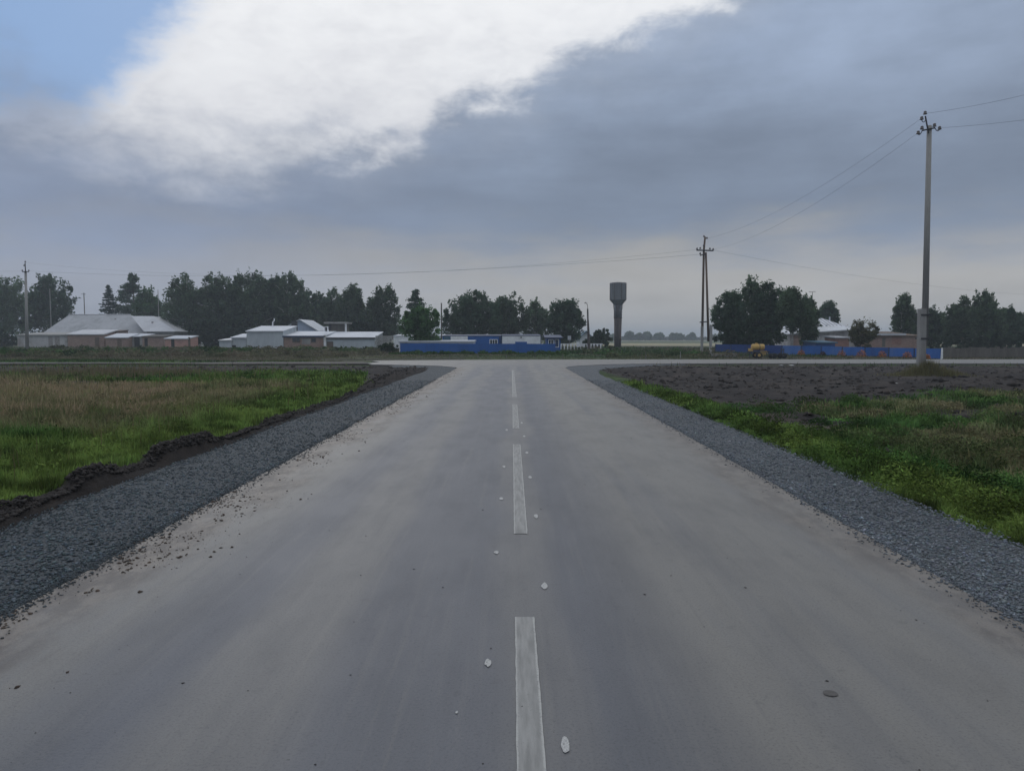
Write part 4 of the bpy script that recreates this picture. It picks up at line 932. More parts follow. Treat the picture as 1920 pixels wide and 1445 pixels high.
# stack of slabs
def slab_stack():
    Yd = 104; rs = random.Random(8)
    z = -.05; k = 0
    while z < PZ(630, Yd):
        x0, x1 = PX(704+rs.uniform(-1.5, 3), Yd), PX(734+rs.uniform(-4, 2), Yd); h = .26
        nm = thing('concrete_slab', 'weathered slab, number %s from the ground in the stack right of the metal garage' % ['one', 'two', 'three', 'four', 'five', 'six', 'seven', 'eight'][k], 'slab', ((x0+x1)/2, Yd, z), 'stacked concrete slabs')
        m = MB(); m.box(x0, x1, Yd+rs.uniform(-.2, .2), Yd+2, z, z+h-.05, rs.uniform(-.03, .03)); m.build('slab_body', M_conc, nm)
        m = MB(); m.box(x0+.3, x0+.45, Yd+.1, Yd+1.8, z-.05, z-.003) if k else None
        if k: m.build('spacer', M_wood, nm)
        z += h; k += 1
        if k == 8: break
slab_stack()

# --- middle: blue fence and buildings
def panel_fence(name, label, A, B, h, n, m_list, post=M_dkblue, cap=.05, thick=.06, cat='fence', gz_=-.06):
    A, B = Vector(A), Vector(B); root = thing(name, label, cat, (A.x, A.y, 0)); d = (B-A)/n; u = d.normalized(); w = Vector((-u.y, u.x, 0))*thick/2
    for i in range(n):
        a = A+d*i+u*.05; b = A+d*(i+1)-u*.05; hh = h[0]+(h[1]-h[0])*(i+.5)/n + random.uniform(-.012, .012)
        m = MB(); z0 = gz_; zt = hh
        m.prism([(a.x-w.x, a.y-w.y, z0), (b.x-w.x, b.y-w.y, z0), (b.x-w.x, b.y-w.y, zt), (a.x-w.x, a.y-w.y, zt)], [(a.x+w.x, a.y+w.y, z0), (b.x+w.x, b.y+w.y, z0), (b.x+w.x, b.y+w.y, zt), (a.x+w.x, a.y+w.y, zt)])
        m.build('panel', m_list[i % len(m_list)], root)
    for i in range(n+1):
        p = A+d*i; m = MB(); m.box(p.x-.05, p.x+.05, p.y-.07, p.y+.07, gz_, (h[0]+(h[1]-h[0])*i/n)+cap); m.build('post', post, root)
    return root
Yf = 80
panel_fence('blue_fence', 'long plain blue fence across the middle, beyond the junction', (PX(750, Yf), Yf+.5, 0), (PX(1040, Yf), Yf-.5, 0), (PZ(643.5, Yf), PZ(644.5, Yf)), 8, [M_blue], post=M_blue, cap=.012)
Yb = 93
r, *_ = shed('low_building', 'low white building behind the round green tree', 738, 830, 629, 627, Yb+4, 5, M_white, M_felt, cat='building', over=.05, thick=.08)
r, *_ = shed('blue_building', 'long blue building with white wall panels and a dark roof edge', 830, 939, 629.2, 627, Yb, 6, M_blue, M_dkblue, cat='building', over=.03, thick=.07)
panel(r, 'window', 832, 844, 630.5, 638, Yb, M_teal, .03); panel(r, 'wall_panel', 845, 877, 630.5, 639, Yb, M_white, .05)
window(r, 919, 932, 637, 644.5, Yb, M_white, 2); panel(r, 'door', 936, 938, 631, 650, Yb, M_dkblue)
r, *_ = shed('white_annexe', 'low flat white block in front of the blue building', 748, 888, 639, 637.5, 86, 4, M_white, M_felt, cat='building')
r, *_ = shed('white_building', 'white building with a blue door, right of the long blue building', 941, 1014, 628.6, 626.5, Yb-.4, 6, M_white, M_dkblue, cat='building', over=.03, thick=.06)
panel(r, 'door', 966, 988, 640.5, 652, Yb-.4, M_blue); panel(r, 'lamp_bracket', 976, 978, 631, 634, Yb-.4, M_iron, .2)
panel(r, 'edge_trim', 939.5, 941.5, 629, 652, Yb-.4, M_dkblue, .05); panel(r, 'edge_trim', 1013.5, 1015, 629, 652, Yb-.4, M_dkblue, .05)
r, *_ = shed('blue_hut', 'small blue hut with a white window at the right end of the blue fence', 1025, 1051, 632, 628, Yb-1, 4, M_blue, M_dkblue, cat='hut', over=.25)
window(r, 1029, 1037, 637.5, 645, Yb-1, M_white, 1); panel(r, 'door', 1041, 1047, 637, 650, Yb-1, M_dkblue, .04, M_white)
def little_gable():
    Yd = 132; x0, x1, xm = PX(1087, Yd), PX(1110, Yd), PX(1099, Yd); ze, zr = PZ(634, Yd), PZ(621.5, Yd)
    root = thing('gabled_house', 'tiny white gable with a blue roof left of the water tower', 'house', (xm, Yd, 0))
    m = MB(); m.prism([(x0, Yd, -.1), (x1, Yd, -.1), (x1, Yd, ze), (xm, Yd, zr), (x0, Yd, ze)], [(x0, Yd+7, -.1), (x1, Yd+7, -.1), (x1, Yd+7, ze), (xm, Yd+7, zr), (x0, Yd+7, ze)]); m.build('wall', M_white, root)
    for xa in (x0-.35, x1+.35):
        q_ = MB(); za = ze-.2; t_ = .15; q_.prism([(xa, Yd-.4, za), (xm, Yd-.4, zr), (xm, Yd-.4, zr+t_), (xa, Yd-.4, za+t_)], [(xa, Yd+7.3, za), (xm, Yd+7.3, zr), (xm, Yd+7.3, zr+t_), (xa, Yd+7.3, za+t_)]); q_.build('roof', M_teal, root)
    window(root, 1096, 1101, 635, 640, Yd, M_white, 0)
little_gable()
def flared_fence():
    Yd = 102; root = thing('picket_fence', 'low white fence of flared posts left of the water tower', 'fence', (PX(1051, Yd), Yd, 0))
    z0, z1 = PZ(652.5, Yd), PZ(644, Yd); px = 1052
    me = None
    while px < 1131:
        xc = PX(px, Yd)
        if me is None:
            m = MB(); m.prism([(xc-.05, Yd-.04, -.05), (xc+.05, Yd-.04, -.05), (xc+.06, Yd-.04, z0+.15), (xc+.17, Yd-.04, z1), (xc-.17, Yd-.04, z1), (xc-.06, Yd-.04, z0+.15)],
                              [(xc-.05, Yd+.04, -.05), (xc+.05, Yd+.04, -.05), (xc+.06, Yd+.04, z0+.15), (xc+.17, Yd+.04, z1), (xc-.17, Yd+.04, z1), (xc-.06, Yd+.04, z0+.15)])
            o0 = m.build('picket', M_white, root); me = o0.data; bx = xc
        else:
            link('picket', me, root, (xc-bx, 0, 0))
        px += 6.2
    m = MB(); m.box(PX(1051, Yd), PX(1131, Yd), Yd+.045, Yd+.09, z1-.10, z1-.03); m.build('rail', M_white, root)
flared_fence()
def road_sign():
    Yd = 95; x = PX(1067.5, Yd); root = thing('road_sign', 'small pale square sign seen from behind on a post, by the white fence', 'sign', (x, Yd, 0))
    m = MB(); m.tube([(x, Yd, -.1), (x, Yd, PZ(630, Yd))], .035, 8); m.build('post', M_conc, root)
    m = MB(); m.box(PX(1064.3, Yd), PX(1070.7, Yd), Yd-.06, Yd-.038, PZ(637, Yd), PZ(629.5, Yd)); m.build('plate', M_tin, root)
road_sign()
def street_lamp():
    Yd = 100; x = PX(1102.6, Yd); root = thing('street_lamp', 'dark street lamp post with a strut and small curved arm, near the water tower', 'street lamp', (x, Yd, 0))
    zt = PZ(579, Yd)
    m = MB(); m.tube([(PX(1103.5, Yd), Yd, -.2), (PX(1101.5, Yd), Yd, zt)], [.14, .10], 8); m.build('shaft', M_rustdk, root)
    m = MB(); m.tube([(PX(1107, Yd), Yd+.3, -.2), (PX(1103, Yd), Yd+.2, PZ(600, Yd))], [.11, .08], 8); m.build('strut', M_wood, root)
    m = MB(); m.tube([(PX(1101.5, Yd), Yd, zt-.2), (PX(1101.3, Yd), Yd, zt+.4), (PX(1099.5, Yd), Yd, zt+.75), (PX(1097.5, Yd), Yd, zt+.85)], .035, 6); a = m.build('arm', M_iron, root)
    m = MB(); m.lathe((PX(1097.4, Yd), Yd, zt+.72), [(.16, 0), (.14, .10), (.05, .18)], 10); m.build('lamp_head', M_conc, a)
street_lamp()
slim_post('plain dark pole standing beside the round green tree', 828, 568, 640, 97, .11, M_wood, 'utility_pole', 'utility pole')
# short stakes along the verge of the cross road
for i, (px, lb) in enumerate(((788, 'short dark stake nearest the dark bush, beyond the junction'), (843, 'short stake second from the left before the blue fence'), (896, 'short stake before the left half of the blue building'), (949, 'short stake almost in line with the centre line'),
      (1003, 'short stake in front of the white building'), (1055, 'short stake in front of the small blue hut'), (1211, 'taller dark stake right of the water tower at the road verge'), (1276, 'rightmost pale stake between tower and twin-legged pole'))):
    Yd = 62.5 if i != 6 else 61.5; x = PX(px, Yd); h = .28 if i < 6 else .55
    t_ = thing('stake', lb, 'stake', (x, Yd, 0), 'stakes along the far verge'); m = MB(); m.tube([(x, Yd, -.1), (x+.01, Yd, h)], .035, 6); m.build('shaft', M_wood if i != 7 else M_conc, t_)
    m = MB(); m.tube([(x+.01, Yd, h), (x+.01, Yd, h+.025)], .042, 6); m.build('cap', M_iron, t_)

# --- water tower
def water_tower():
    Yd = 131; x = PX(1158.5, Yd, 600); root = thing('water_tower', 'rusty grey steel water tower with an eight sided tank on a round shaft', 'water tower', (x, Yd, 0))
    zs, zc, zt = PZ(572, Yd), PZ(563, Yd), PZ(531.5, Yd); rs_, rt = 15.2/2/F*Yd, 32.5/2/F*Yd
    zmid = PZ(596, Yd)
    m = MB(); m.lathe((x, Yd, 0), [(rs_*.86, -.2), (rs_*.88, 2), (rs_*.97, zmid-.02)], 20); m.build('lower_shaft', M_rustdk, root, True)
    m = MB(); m.lathe((x, Yd, 0), [(rs_*1.0, zmid), (rs_*1.02, zs)], 20); m.build('upper_shaft', M_rust, root, True)
    m = MB()
    for z in (zmid, (zmid+zs)/2): m.lathe((x, Yd, z), [(rs_*1.06, -.04), (rs_*1.06, .04)], 20)
    m.build('hoop', M_rustdk, root)
    m = MB(); a0 = R(14)
    def ring(r, z, n=8): return [Vector((x+r*cos(a0+2*pi*k/n), Yd+r*sin(a0+2*pi*k/n), z)) for k in range(n)]
    zk = PZ(562.5, Yd); rr = [ring(rs_*1.03, zs+.003), ring(rt, zk), ring(rt, zt), ring(rt*.96, zt+.1)]
    vs = [v for r_ in rr for v in r_]; fs = [(i*8+k, i*8+(k+1) % 8, (i+1)*8+(k+1) % 8, (i+1)*8+k) for i in range(3) for k in range(8)] + [tuple(range(7, -1, -1)), tuple(24+k for k in range(8))]
    m.poly(vs, fs); tank = m.build('tank', M_rust, root)
    m = MB()
    for k in range(8):
        p = rr[1][k]; p2 = rr[2][k]; m.tube([p, p2], .045, 5)
    m.build('corner_rib', M_rustdk, tank)
    m = MB(); m.lathe((x, Yd, zt+.10), [(rt*.96, .003), (.5, .10), (.3, .13)], 8); m.build('lid', M_rustdk, tank)
    m = MB()       # cage of rungs on the left of the shaft
    for s in (-.2, .2): m.tube([(x+s-.25, Yd-rs_*1.12, .5), (x+s-.25, Yd-rs_*1.12, zs-.1)], .025, 5)
    z = .7
    while z < zs-.2: m.tube([(x-.45, Yd-rs_*1.12, z), (x-.05, Yd-rs_*1.12, z)], .018, 5); z += .35
    m.build('ladder', M_iron, root)
    m = MB()
    for k in range(9):
        a = 2*pi*k/9; m.tube([(x+rs_*1.03*cos(a), Yd+rs_*1.03*sin(a), zs-.75), (x+rs_*1.22*cos(a), Yd+rs_*1.22*sin(a), zs+.15)], .03, 5)
    m.build('bracket', M_iron, root)
water_tower()

# --- poles and wires
def insulator(root, c, s=1.0, m=M_ins):
    b = MB(); b.lathe(c, [(.03*s, 0), (.085*s, .01*s), (.075*s, .06*s), (.045*s, .075*s), (.07*s, .09*s), (.06*s, .14*s), (.02*s, .16*s)], 10); return b.build('insulator', m, root, True)
def right_pole():
    Yd = 36.0; b0 = pt(1727, 699, Yd); root = thing('utility_pole', 'tall pale utility pole strapped to a concrete stub on the right', 'utility pole', (b0.x, Yd, -.15))
    top = pt(1742.5, 236, Yd); low = pt(1733.5, 648, Yd)
    m = MB(); m.tube([low, low.lerp(top, .5), top], [.155, .135, .110], 12); m.build('shaft', M_conc2, root, True)
    s0, s1 = pt(1727, 700, Yd-.22), pt(1728.5, 579, Yd-.22)
    m = MB(); w = .17
    m.prism([(s0.x-w, Yd-.36, -.5), (s0.x+w, Yd-.36, -.5), (s1.x+w*.9, Yd-.36, s1.z), (s1.x-w*.9, Yd-.36, s1.z)], [(s0.x-w, Yd-.10, -.5), (s0.x+w, Yd-.10, -.5), (s1.x+w*.9, Yd-.10, s1.z), (s1.x-w*.9, Yd-.10, s1.z)])
    m.build('stub', M_conc, root)
    for py in (590.5, 634.5):
        c = pt(1731, py, Yd); m = MB(); m.box(c.x-.30, c.x+.22, Yd-.39, Yd+.18, c.z-.035, c.z+.035); m.build('strap', M_iron, root)
    # steel head
    a, b_ = pt(1739, 243, Yd-.12), pt(1735, 218, Yd-.12); m = MB(); m.tube([pt(1741, 250, Yd-.13), b_], .035, 6); m.build('bracket', M_iron, root)
    l, r_ = pt(1729, 245, Yd-.13), pt(1753, 240, Yd-.13); m = MB(); m.tube([l, r_], .035, 6); arm = m.build('cross_arm', M_iron, root)
    def hook(p0, p1):   # J shaped hook from p0 down and up to p1
        mid = (p0+p1)/2-Vector((0, 0, .18)); m = MB(); pts_ = []
        for k in range(9):
            t_ = k/8; pts_.append(p0*(1-t_)**2 + mid*2*t_*(1-t_)*1.0 + p1*t_*t_)
        m.tube(pts_, .018, 6); m.build('hook', M_iron, root); insulator(root, tuple(p1), 1.05)
    hook(pt(1735, 226, Yd-.13), pt(1728, 225, Yd-.13)); hook(l, pt(1721.5, 252, Yd-.13)); hook(r_, pt(1761.5, 243.5, Yd-.13))
    for px, py in ((1734.5, 215), (1728.5, 243), (1752, 238)): insulator(root, tuple(pt(px, py, Yd-.13)), 1.05)
right_pole()
def twin_pole():
    Yd = 76; root = thing('utility_pole', 'twin-legged utility pole with a cross arm, right of the water tower', 'utility pole', (PX(1323, Yd), Yd, 0))
    ap = pt(1321.5, 470, Yd); tp = pt(1322, 444, Yd)
    m = MB(); m.tube([pt(1316.5, 640, Yd), ap+Vector((-.1, 0, 0)), tp], [.13, .11, .09], 10); m.build('leg', M_woodbr, root, True)
    m = MB(); m.tube([pt(1328.5, 640, Yd+.1), pt(1323.5, 473, Yd+.1)], [.13, .10], 10); m.build('leg', M_woodbr, root, True)
    for px, t0 in ((1315, 612), (1331.5, 609)):
        m = MB(); x = PX(px, Yd); m.box(x-.12, x+.12, Yd-.32, Yd-.12, -.3, PZ(t0, Yd)); m.build('stub', M_conc, root)
    for a in ((1312, 604, 1327, 603, .06), (1306, 469, 1337.5, 470, .07), (1312.5, 479, 1324, 476, .06)):
        l, r_ = pt(a[0], a[1], Yd-.2), pt(a[2], a[3], Yd-.2); m = MB(); m.tube([l, r_], a[4], 6); m.build('cross_arm', M_iron, root)
    for px, py in ((1307, 468), (1313, 467), (1331, 468), (1337, 469), (1313, 477), (1319.5, 462), (1325.5, 448), (1320, 445)): insulator(root, tuple(pt(px, py, Yd-.2)), 1.25)
twin_pole()
def left_pole():
    Yd = 108; root = thing('utility_pole', 'pale concrete utility pole with an iron head at the far left, before the white garage', 'utility pole', (PX(49, Yd), Yd, 0))
    m = MB(); m.tube([(pt(51, 655, Yd).x, Yd, -.2), pt(48, 508, Yd)], [.24, .16], 10); m.build('shaft', M_conc, root, True)
    m = MB(); m.tube([pt(48, 512, Yd-.2), pt(47, 493, Yd-.2)], .07, 6); m.build('bracket', M_iron, root)
    m = MB(); m.tube([pt(42, 509.5, Yd-.2), pt(54, 509.5, Yd-.2)], .06, 6); m.build('cross_arm', M_iron, root)
    for px, py in ((42, 508.5), (54, 508.5), (47.5, 492), (45.5, 499)): insulator(root, tuple(pt(px, py, Yd-.2)), 1.4)
left_pole()
def wire(label, a, b, sag, rad=.012, n=28):
    a, b = pt(*a), pt(*b); m = MB(); ps = []
    for k in range(n+1):
        t_ = k/n; p = a.lerp(b, t_); p.z -= sag*4*t_*(1-t_); ps.append(p)
    m.tube(ps, rad, 4); o = m.build('overhead_wire', M_wire); tag(o, label, 'wire', 'overhead wires'); return o
wire('thin wire from the twin-legged pole to the far left pole, lower one', (1313, 477, 75.8), (54, 508, 107.8), 1.35, .011)
wire('thin wire from the top of the twin-legged pole to the far left pole', (1307, 468, 75.8), (47, 492, 107.8), 2.2, .008)
wire('wire from the left hook of the tall right pole to the twin-legged pole', (1721.5, 249, 35.9), (1337, 468, 75.8), .9, .005)
wire('upper wire from the tall right pole to the top of the twin-legged pole', (1728, 222, 35.9), (1325, 447, 75.8), .9, .005)
wire('wire from the right hook of the tall right pole out to the right edge', (1762, 240, 35.9), (2500, 110, 24), .35, .006)
wire('wire from the top pin of the tall right pole out to the right edge', (1735, 213, 35.9), (2500, -20, 24), .55, .006)
wire('faint wire running from the twin-legged pole to the right behind the tall pole', (1337, 469, 75.8), (2080, 556, 120), 1.3, .008)
wire('faint wire leaving the far left pole towards the left edge', (42, 508, 107.8), (-260, 500, 112), .3, .009)

# --- right: house, sheds, fence
def house_right():
    Yd = 106; x0, x1 = PX(1482, Yd), PX(1592, Yd); y1 = Yd+10; ze, zr = PZ(616.5, Yd), PZ(596.5, Yd+5)
    root = thing('house', 'low house with a shiny ribbed hip roof behind the right blue fence', 'house', ((x0+x1)/2, Yd, 0))
    m = MB(); m.box(x0, x1, Yd, y1, -.1, ze-.02); m.build('wall', M_offwhite, root)
    r = MB(); rx0, rx1 = PX(1528, Yd+5), PX(1541, Yd+5); hip_roof(r, x0, x1, Yd, y1, ze, zr, rx0, rx1); ro = r.build('roof', mat('zinc_roof', (.50, .52, .56), .45, .08, .7, .03), root)
    ov = .4; a0, a1 = x0-ov, x1+ov; yr = Yd+5; k = 0
    N_ = 17
    for k in range(1, N_):       # standing seams on the front slope, then the right hip
        xe = a0+(a1-a0)*k/N_
        if xe < rx0: t_ = (xe-a0)/(rx0-a0)
        elif xe > rx1: t_ = (a1-xe)/(a1-rx1)
        else: t_ = 1
        p0 = Vector((xe, Yd-ov, ze+.02)); p1 = Vector((xe, Yd-ov+(yr-Yd+ov)*t_, ze+(zr-ze)*t_+.02)); m = MB(); m.tube([p0, p1], .035, 4); m.build('seam', M_conc2, ro)
    for px in (1554.5,): pipe(ro, px, 594, 606, Yd+4, .11, M_tin, 'flue')
    pipe(ro, 1549, 609, 616, Yd-.1, .16, M_tin, 'vent')
    # front annexe with a long lean-to roof
    Ya = 99; xa, xb = PX(1478, Ya), PX(1606, Ya)
    m = MB(); zl, zh = PZ(627, Ya), PZ(618.5, Ya)
    m.prism([(xa, Ya, -.1), (xb, Ya, -.1), (xb, Ya, zh), (xa, Ya, zl)], [(xa, Ya+6, -.1), (xb, Ya+6, -.1), (xb, Ya+6, zh+.25), (xa, Ya+6, zl+.25)]); m.build('annexe_wall', M_offwhite, root)
    m = MB(); t_ = .14; zb = .55
    m.prism([(xa-.3, Ya-.4, zl-.03), (xb+.2, Ya-.4, zh+.0), (xb+.2, Ya-.4, zh+t_), (xa-.3, Ya-.4, zl+t_-.03)], [(xa-.3, Ya+6, zl+zb), (xb+.2, Ya+6, zh+zb), (xb+.2, Ya+6, zh+t_+zb), (xa-.3, Ya+6, zl+t_+zb)]); m.build('annexe_roof', M_tin, root)
    panel(root, 'brick_bay', 1482, 1507, 629, 650, Ya, M_brick2, .05)
    window(root, 1519, 1527, 632, 642, Ya, M_white, 1)
house_right()
r, *_ = shed('blue_shed', 'low shed with a teal roof edge behind the right blue fence', 1531, 1566, 641, 638, 86, 4, M_blue2, M_teal, over=.2)
r, *_ = shed('brick_shed', 'small red brick shed beside the round brownish bush', 1566, 1592, 632, 630, 88, 3, M_brick, M_slate, over=.1)
r, *_ = shed('brick_building', 'long low brick building left of the tall right pole', 1628, 1724, 628.5, 621.5, 96, 8, M_brick2, M_woodbr, cat='building')
panel(r, 'roof_sheet', 1633, 1698, 624.8, 628.6, 95.7, M_felt, .06); panel(r, 'wall_patch', 1672, 1690, 632, 646, 96, M_brick, .03); panel(r, 'door', 1654, 1660, 634, 650, 96, M_wood)
Pf0, Pf1 = (PX(1342, 84), 84, 0), (PX(1766, 61.5), 61.5, 0)
panel_fence('blue_fence', 'blue fence with orange plants before it, receding behind the tall right pole', Pf1, Pf0, (PZ(654, 61.5), PZ(645, 84)), 11, [M_blue2]*2+[M_blue]+[M_blue2]*2+[M_blue]+[M_blue2]+[M_blue_shaded]*4, post=M_dkblue, cap=.015)
def board_fence():
    A, B = Vector((PX(1770, 64), 64, 0)), Vector((PX(1990, 66), 66, 0)); root = thing('board_fence', 'weathered grey board fence at the far right edge', 'fence', tuple(A))
    n = 34; d = (B-A)/n; rs = random.Random(12); me = None
    for i in range(n):
        p = A+d*i; h = .85+rs.uniform(-.08, .08); m = MB(); m.box(p.x+.01, p.x+d.x-.03, p.y-.015, p.y+.015, -.05, h); m.build('board', M_wood, root)
    m = MB(); m.tube([A+Vector((0, .05, .6)), B+Vector((0, .05, .6))], .035, 4); m.build('rail', M_wood, root)
board_fence()
slim_post('pale post at the right end of the blue fence', 1767, 652, 672, 61.2, .09, M_white, 'fence_post')
# low wall pieces by the grove
for i, (p0, p1, lb) in enumerate(((1336, 1358, 'leftmost grey curb block behind the road beside the twin-legged pole'), (1359, 1384, 'grey curb block to the left of the yellow tank trailer'))):
    Yd = 66; t_ = thing('concrete_block', lb, 'block', (PX((p0+p1)/2, Yd), Yd, 0), 'low concrete blocks'); m = MB(); m.box(PX(p0, Yd), PX(p1, Yd), Yd, Yd+.3, -.1, PZ(662.5, Yd), .0); m.build('block_body', M_conc2, t_)
    m = MB(); m.box(PX(p0+3, Yd), PX(p0+4, Yd), Yd+.1, Yd+.18, PZ(662.5, Yd)+.002, PZ(661, Yd)+.05); m.build('lifting_eye', M_iron, t_)
def tv_antenna():
    Yd = 100; x = PX(1521, Yd); root = thing('tv_antenna', 'thin television antenna above the birches beside the right house', 'antenna', (x, Yd, 0))
    zt = PZ(547, Yd); m = MB(); m.tube([(x, Yd, -.1), (x, Yd, zt)], .035, 5); m.build('mast', M_iron, root)
    m = MB(); m.tube([(x-.45, Yd, zt-.05), (x+.4, Yd, zt+.05)], .025, 4)
    for k in range(5): m.tube([(x-.4+k*.18, Yd-.3, zt), (x-.4+k*.18, Yd+.3, zt)], .015, 4)
    m.build('element', M_iron, root)
tv_antenna()

# yellow tank trailer
def trailer():
    Yd = 62.0; z = lambda py: PZ(py, Yd); X = lambda px: PX(px, Yd, 660); root = thing('tank_trailer', 'small yellow tank on a black wheeled frame, parked beyond the cross road', 'trailer', (X(1421), Yd, 0))
    x0, x1 = X(1408.5), X(1433); z0, z1 = z(656.5), z(644.8); m = MB(); prof = []
    cz = (z0+z1)/2; rad = (z1-z0)/2; L_ = x1-x0
    prof = [(rad*.55, 0), (rad*.85, .04), (rad, .12), (rad*1.02, L_*.5), (rad, L_-.12), (rad*.85, L_-.04), (rad*.55, L_)]
    m.lathe((x0, Yd, cz), prof, 18, 'X'); tk = m.build('tank', M_yellow, root, True)
    m = MB(); m.lathe((X(1423), Yd, cz), [(rad*1.05, -.03), (rad*1.05, .03)], 18, 'X'); m.build('band', M_rustdk, tk)
    m = MB(); m.lathe((X(1418), Yd, z1-.02), [(.12, 0), (.12, .08), (.04, .1)], 10); m.build('filler_cap', M_yellow, tk)
    m = MB(); m.box(X(1404), X(1440), Yd-.42, Yd-.34, z(660.5), z(658)); m.box(X(1404), X(1440), Yd+.34, Yd+.42, z(660.5), z(658))
    for px in (1405, 1420, 1438): m.box(X(px), X(px)+.07, Yd-.34, Yd+.34, z(660.5)+.01, z(658)-.01)
    m.build('frame', M_iron, root)
    m = MB(); m.box(X(1405), X(1409.5), Yd-.35, Yd+.35, z(658)+.003, z(653)); m.build('tool_box', M_yellow, root)
    m = MB(); m.box(X(1422.5), X(1433), Yd-.46, Yd-.2, z(665), z(657.2)); m.tube([(X(1424), Yd-.5, z(658)), (X(1428), Yd-.5, z(667))], .03, 6); m.tube([(X(1433), Yd-.5, z(657)), (X(1436), Yd-.5, z(664))], .03, 6); m.build('pump', mat('dirty_yellow', (.26, .18, .07), .7, .3), root)
    for sx in (-.5, .5):
        zz = z(671.3); r_ = (z(660)-zz)/2; c = (X(1419.5), Yd+sx, zz+r_)
        m = MB(); m.lathe(c, [(r_*.6, -.09), (r_*.96, -.09), (r_, -.05), (r_, .05), (r_*.96, .09), (r_*.6, .09)], 18, 'Y'); w = m.build('wheel', M_tyre, root, True)
        m = MB(); m.lathe(c, [(r_*.5, -.10), (r_*.5, .10)], 12, 'Y'); m.build('rim', M_yellow, w)
    m = MB(); m.tube([(X(1404), Yd, z(659.5)), (X(1393), Yd, z(668)), (X(1391), Yd, z(670))], [.05, .045, .03], 6); m.tube([(X(1406), Yd, z(660)), (X(1405.5), Yd, z(671.5))], .05, 6); m.build('tow_bar', M_iron, root)
    # harrow-like rear gear
    root2 = thing('farm_implement', 'low black tow-behind implement with upright arms right of the yellow tank', 'implement', (X(1457), Yd, 0))
    m = MB(); m.tube([(X(1436), Yd, z(668)), (X(1474), Yd, z(667.5))], .05, 6); m.tube([(X(1446), Yd-.5, z(667)), (X(1446), Yd+.5, z(667))], .04, 6); m.tube([(X(1466), Yd-.5, z(667)), (X(1466), Yd+.5, z(667))], .04, 6); m.build('beam', M_iron, root2)
    for px, s in ((1444.5, 1), (1451.5, 1), (1462, 1.05), (1470, 1.05)):
        zz = z(672); r_ = (z(662)-zz)/2*s; m = MB(); m.lathe((X(px), Yd-.15, zz+r_), [(r_*.3, -.05), (r_, -.02), (r_, .02), (r_*.3, .05)], 16, 'Y'); m.build('disc', M_tyre, root2, True)
    for px in (1464.5, 1469.5):
        m = MB(); m.tube([(X(px), Yd, z(668)), (X(px), Yd, z(652.5))], .035, 6); m.build('upright', M_iron, root2)
    m = MB(); m.tube([(X(1464.5), Yd, z(656)), (X(1469.5), Yd, z(656))], .03, 6); m.build('brace', M_iron, root2)
trailer()

# orange plants before the fence
fl = [(1502, 12, 'orange brown plant clump leftmost before the right blue fence'), (1543, 10, 'dark small plant clump second from the left at the right blue fence'), (1578, 13, 'orange red clump right of the dark one'), (1615, 15, 'clump with a dark left half below the brownish bush'),
      (1654, 14, 'orange clump below the pale roof sheet of the brick building'), (1701, 14, 'bright orange clump just left of the tall right pole'), (1739, 9, 'small orange clump just right of the tall right pole')]
A, B = Vector(Pf1), Vector(Pf0)
for i, (px, w, lb) in enumerate(fl):
    t_ = min(1, max(0, (1766-px)/424))**1.0; Yd = 61.5+(84-61.5)*(t_*61.5/84/(1-t_+t_*61.5/84)) - 1.6
    x = PX(px, Yd, 665); root = thing('flower_clump', lb, 'plant', (x, Yd, -.03), 'orange plants along the right blue fence')
    g = np.random.default_rng(i+300); n = 420; r_ = w/2/F*Yd*1.25; hh = r_*1.5; u = g.normal(size=(n, 3)); u /= np.linalg.norm(u, axis=1)[:, None]; u[:, 2] = np.abs(u[:, 2]); Pc = u*(g.random((n, 1))**.35)*np.array([r_, r_*.8, hh])
    for nm, sel, cc, s0 in (('foliage', Pc[:n//2], (.07, .05, .02) if i != 1 else (.03, .03, .02), .05), ('blossom', Pc[n//2:], (.62, .23, .04) if i != 1 else (.12, .04, .025), .05)):
        k = len(sel); d1 = g.normal(size=(k, 3)); d1 /= np.linalg.norm(d1, axis=1)[:, None]; d2 = np.cross(d1, g.normal(size=(k, 3))); d2 /= np.linalg.norm(d2, axis=1)[:, None]
        if nm == 'blossom': sel = sel*1.05
        v = np.stack([sel-d1*s0, sel+d2*s0*.8, sel+d1*s0], 1); link(nm, np_mesh(nm, v.reshape(-1, 3), np.arange(k*3).reshape(k, 3), M_grass, np.repeat(np.array(cc)[None]*(.6+.8*g.random((k, 1))), 3, 0)), root)

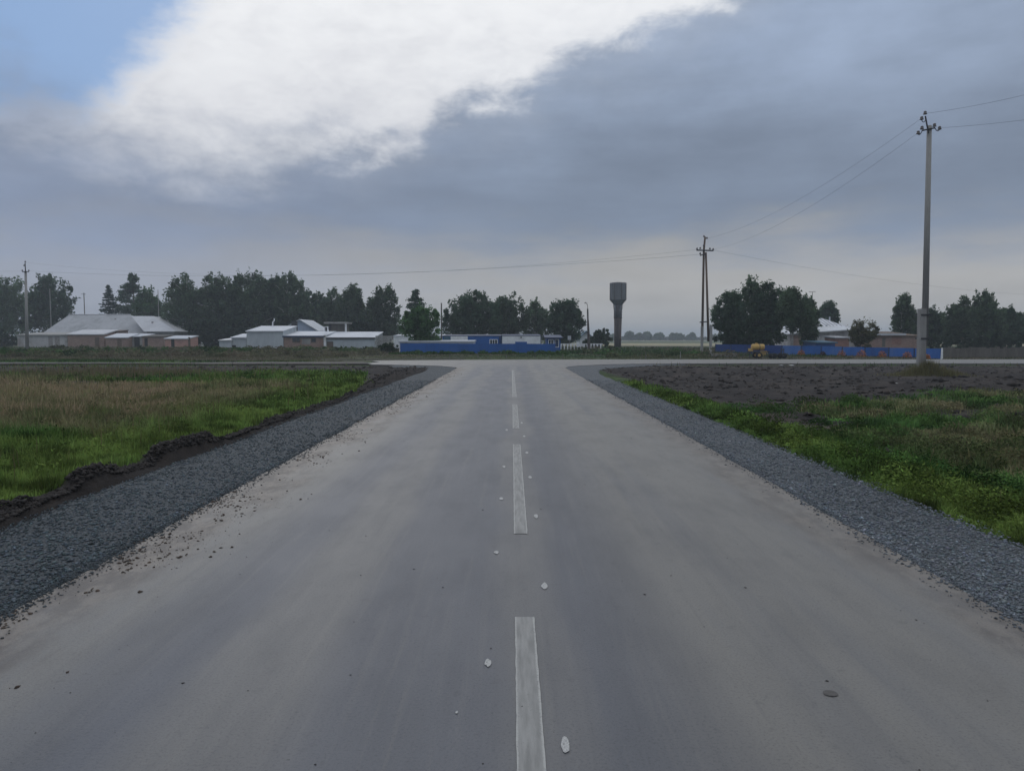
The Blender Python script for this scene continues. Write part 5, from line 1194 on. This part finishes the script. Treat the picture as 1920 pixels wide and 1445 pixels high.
# tall dry tuft round the foot of the tall pole
n = 3200; a = rng.random(n)*2*pi; rr = np.abs(rng.normal(0, 1.0, n)); X = pt(1727, 699, 36).x+rr*np.cos(a)*1.1; Y = 35.4+rr*np.sin(a)*.6
blades('tall_dry_grass', X, Y, (.22+.55*rng.random(n))*np.exp(-(rr/1.3)**2)+.06, np.full(n, .03), jitter_col(np.repeat(np.array([[.16, .15, .075]]), n, 0)), 'tall dry grass tuft round the foot of the tall right pole', 1, .35)
n = 2600; X = rng.normal(-18, 3, n); Y = rng.normal(33, 1.5, n)
blades('tall_dry_grass', X, Y, .25+.4*rng.random(n), np.full(n, .025), jitter_col(np.repeat(np.array([[.17, .145, .09]]), n, 0)), 'pale plumed grass at the back of the left meadow', 1, .4)

# litter
def litter(label, px, py, s):
    x, y = ground_at(px, py); z = float(ground_z(np.array([x]), np.array([y]))[0]); g = random.Random(px)
    m = MB(); m.poly([Vector((x+s*cos(a)*g.uniform(.6, 1), y+s*sin(a)*g.uniform(.6, 1), z+.02+g.uniform(0, .2)*s)) for a in np.arange(0, 6.2, .78)] + [Vector((x+.1*s, y, z+s*.35)), Vector((x, y, z-.02))],
           [(i, (i+1) % 8, 8) for i in range(8)] + [((i+1) % 8, i, 9) for i in range(8)])
    o = m.build('plastic_bag', M_bag); tag(o, label, 'litter')
litter('crumpled white plastic bag in the grass left of the tall right pole', 1679, 714, .17)
litter('flattened pale scrap on the ploughed soil below the yellow tank', 1465, 682.5, .22)
litter('pale scrap on the ploughed soil below the black implement', 1484, 682.5, .24)

# ------------------------------------------------------------------ haze
hz = bpy.data.materials.new('air'); hz.use_nodes = True; nt = hz.node_tree; nt.nodes.clear()
o = nn(nt, 'ShaderNodeOutputMaterial'); pv = nn(nt, 'ShaderNodeVolumePrincipled'); pv.inputs['Color'].default_value = (.86, .94, 1, 1); pv.inputs['Density'].default_value = .0008
nt.links.new(pv.outputs[0], o.inputs['Volume'])
m = MB(); m.box(-2700, 2700, -2700, 2700, -1.6, 26); h = m.build('haze', hz); tag(h, kind='stuff')
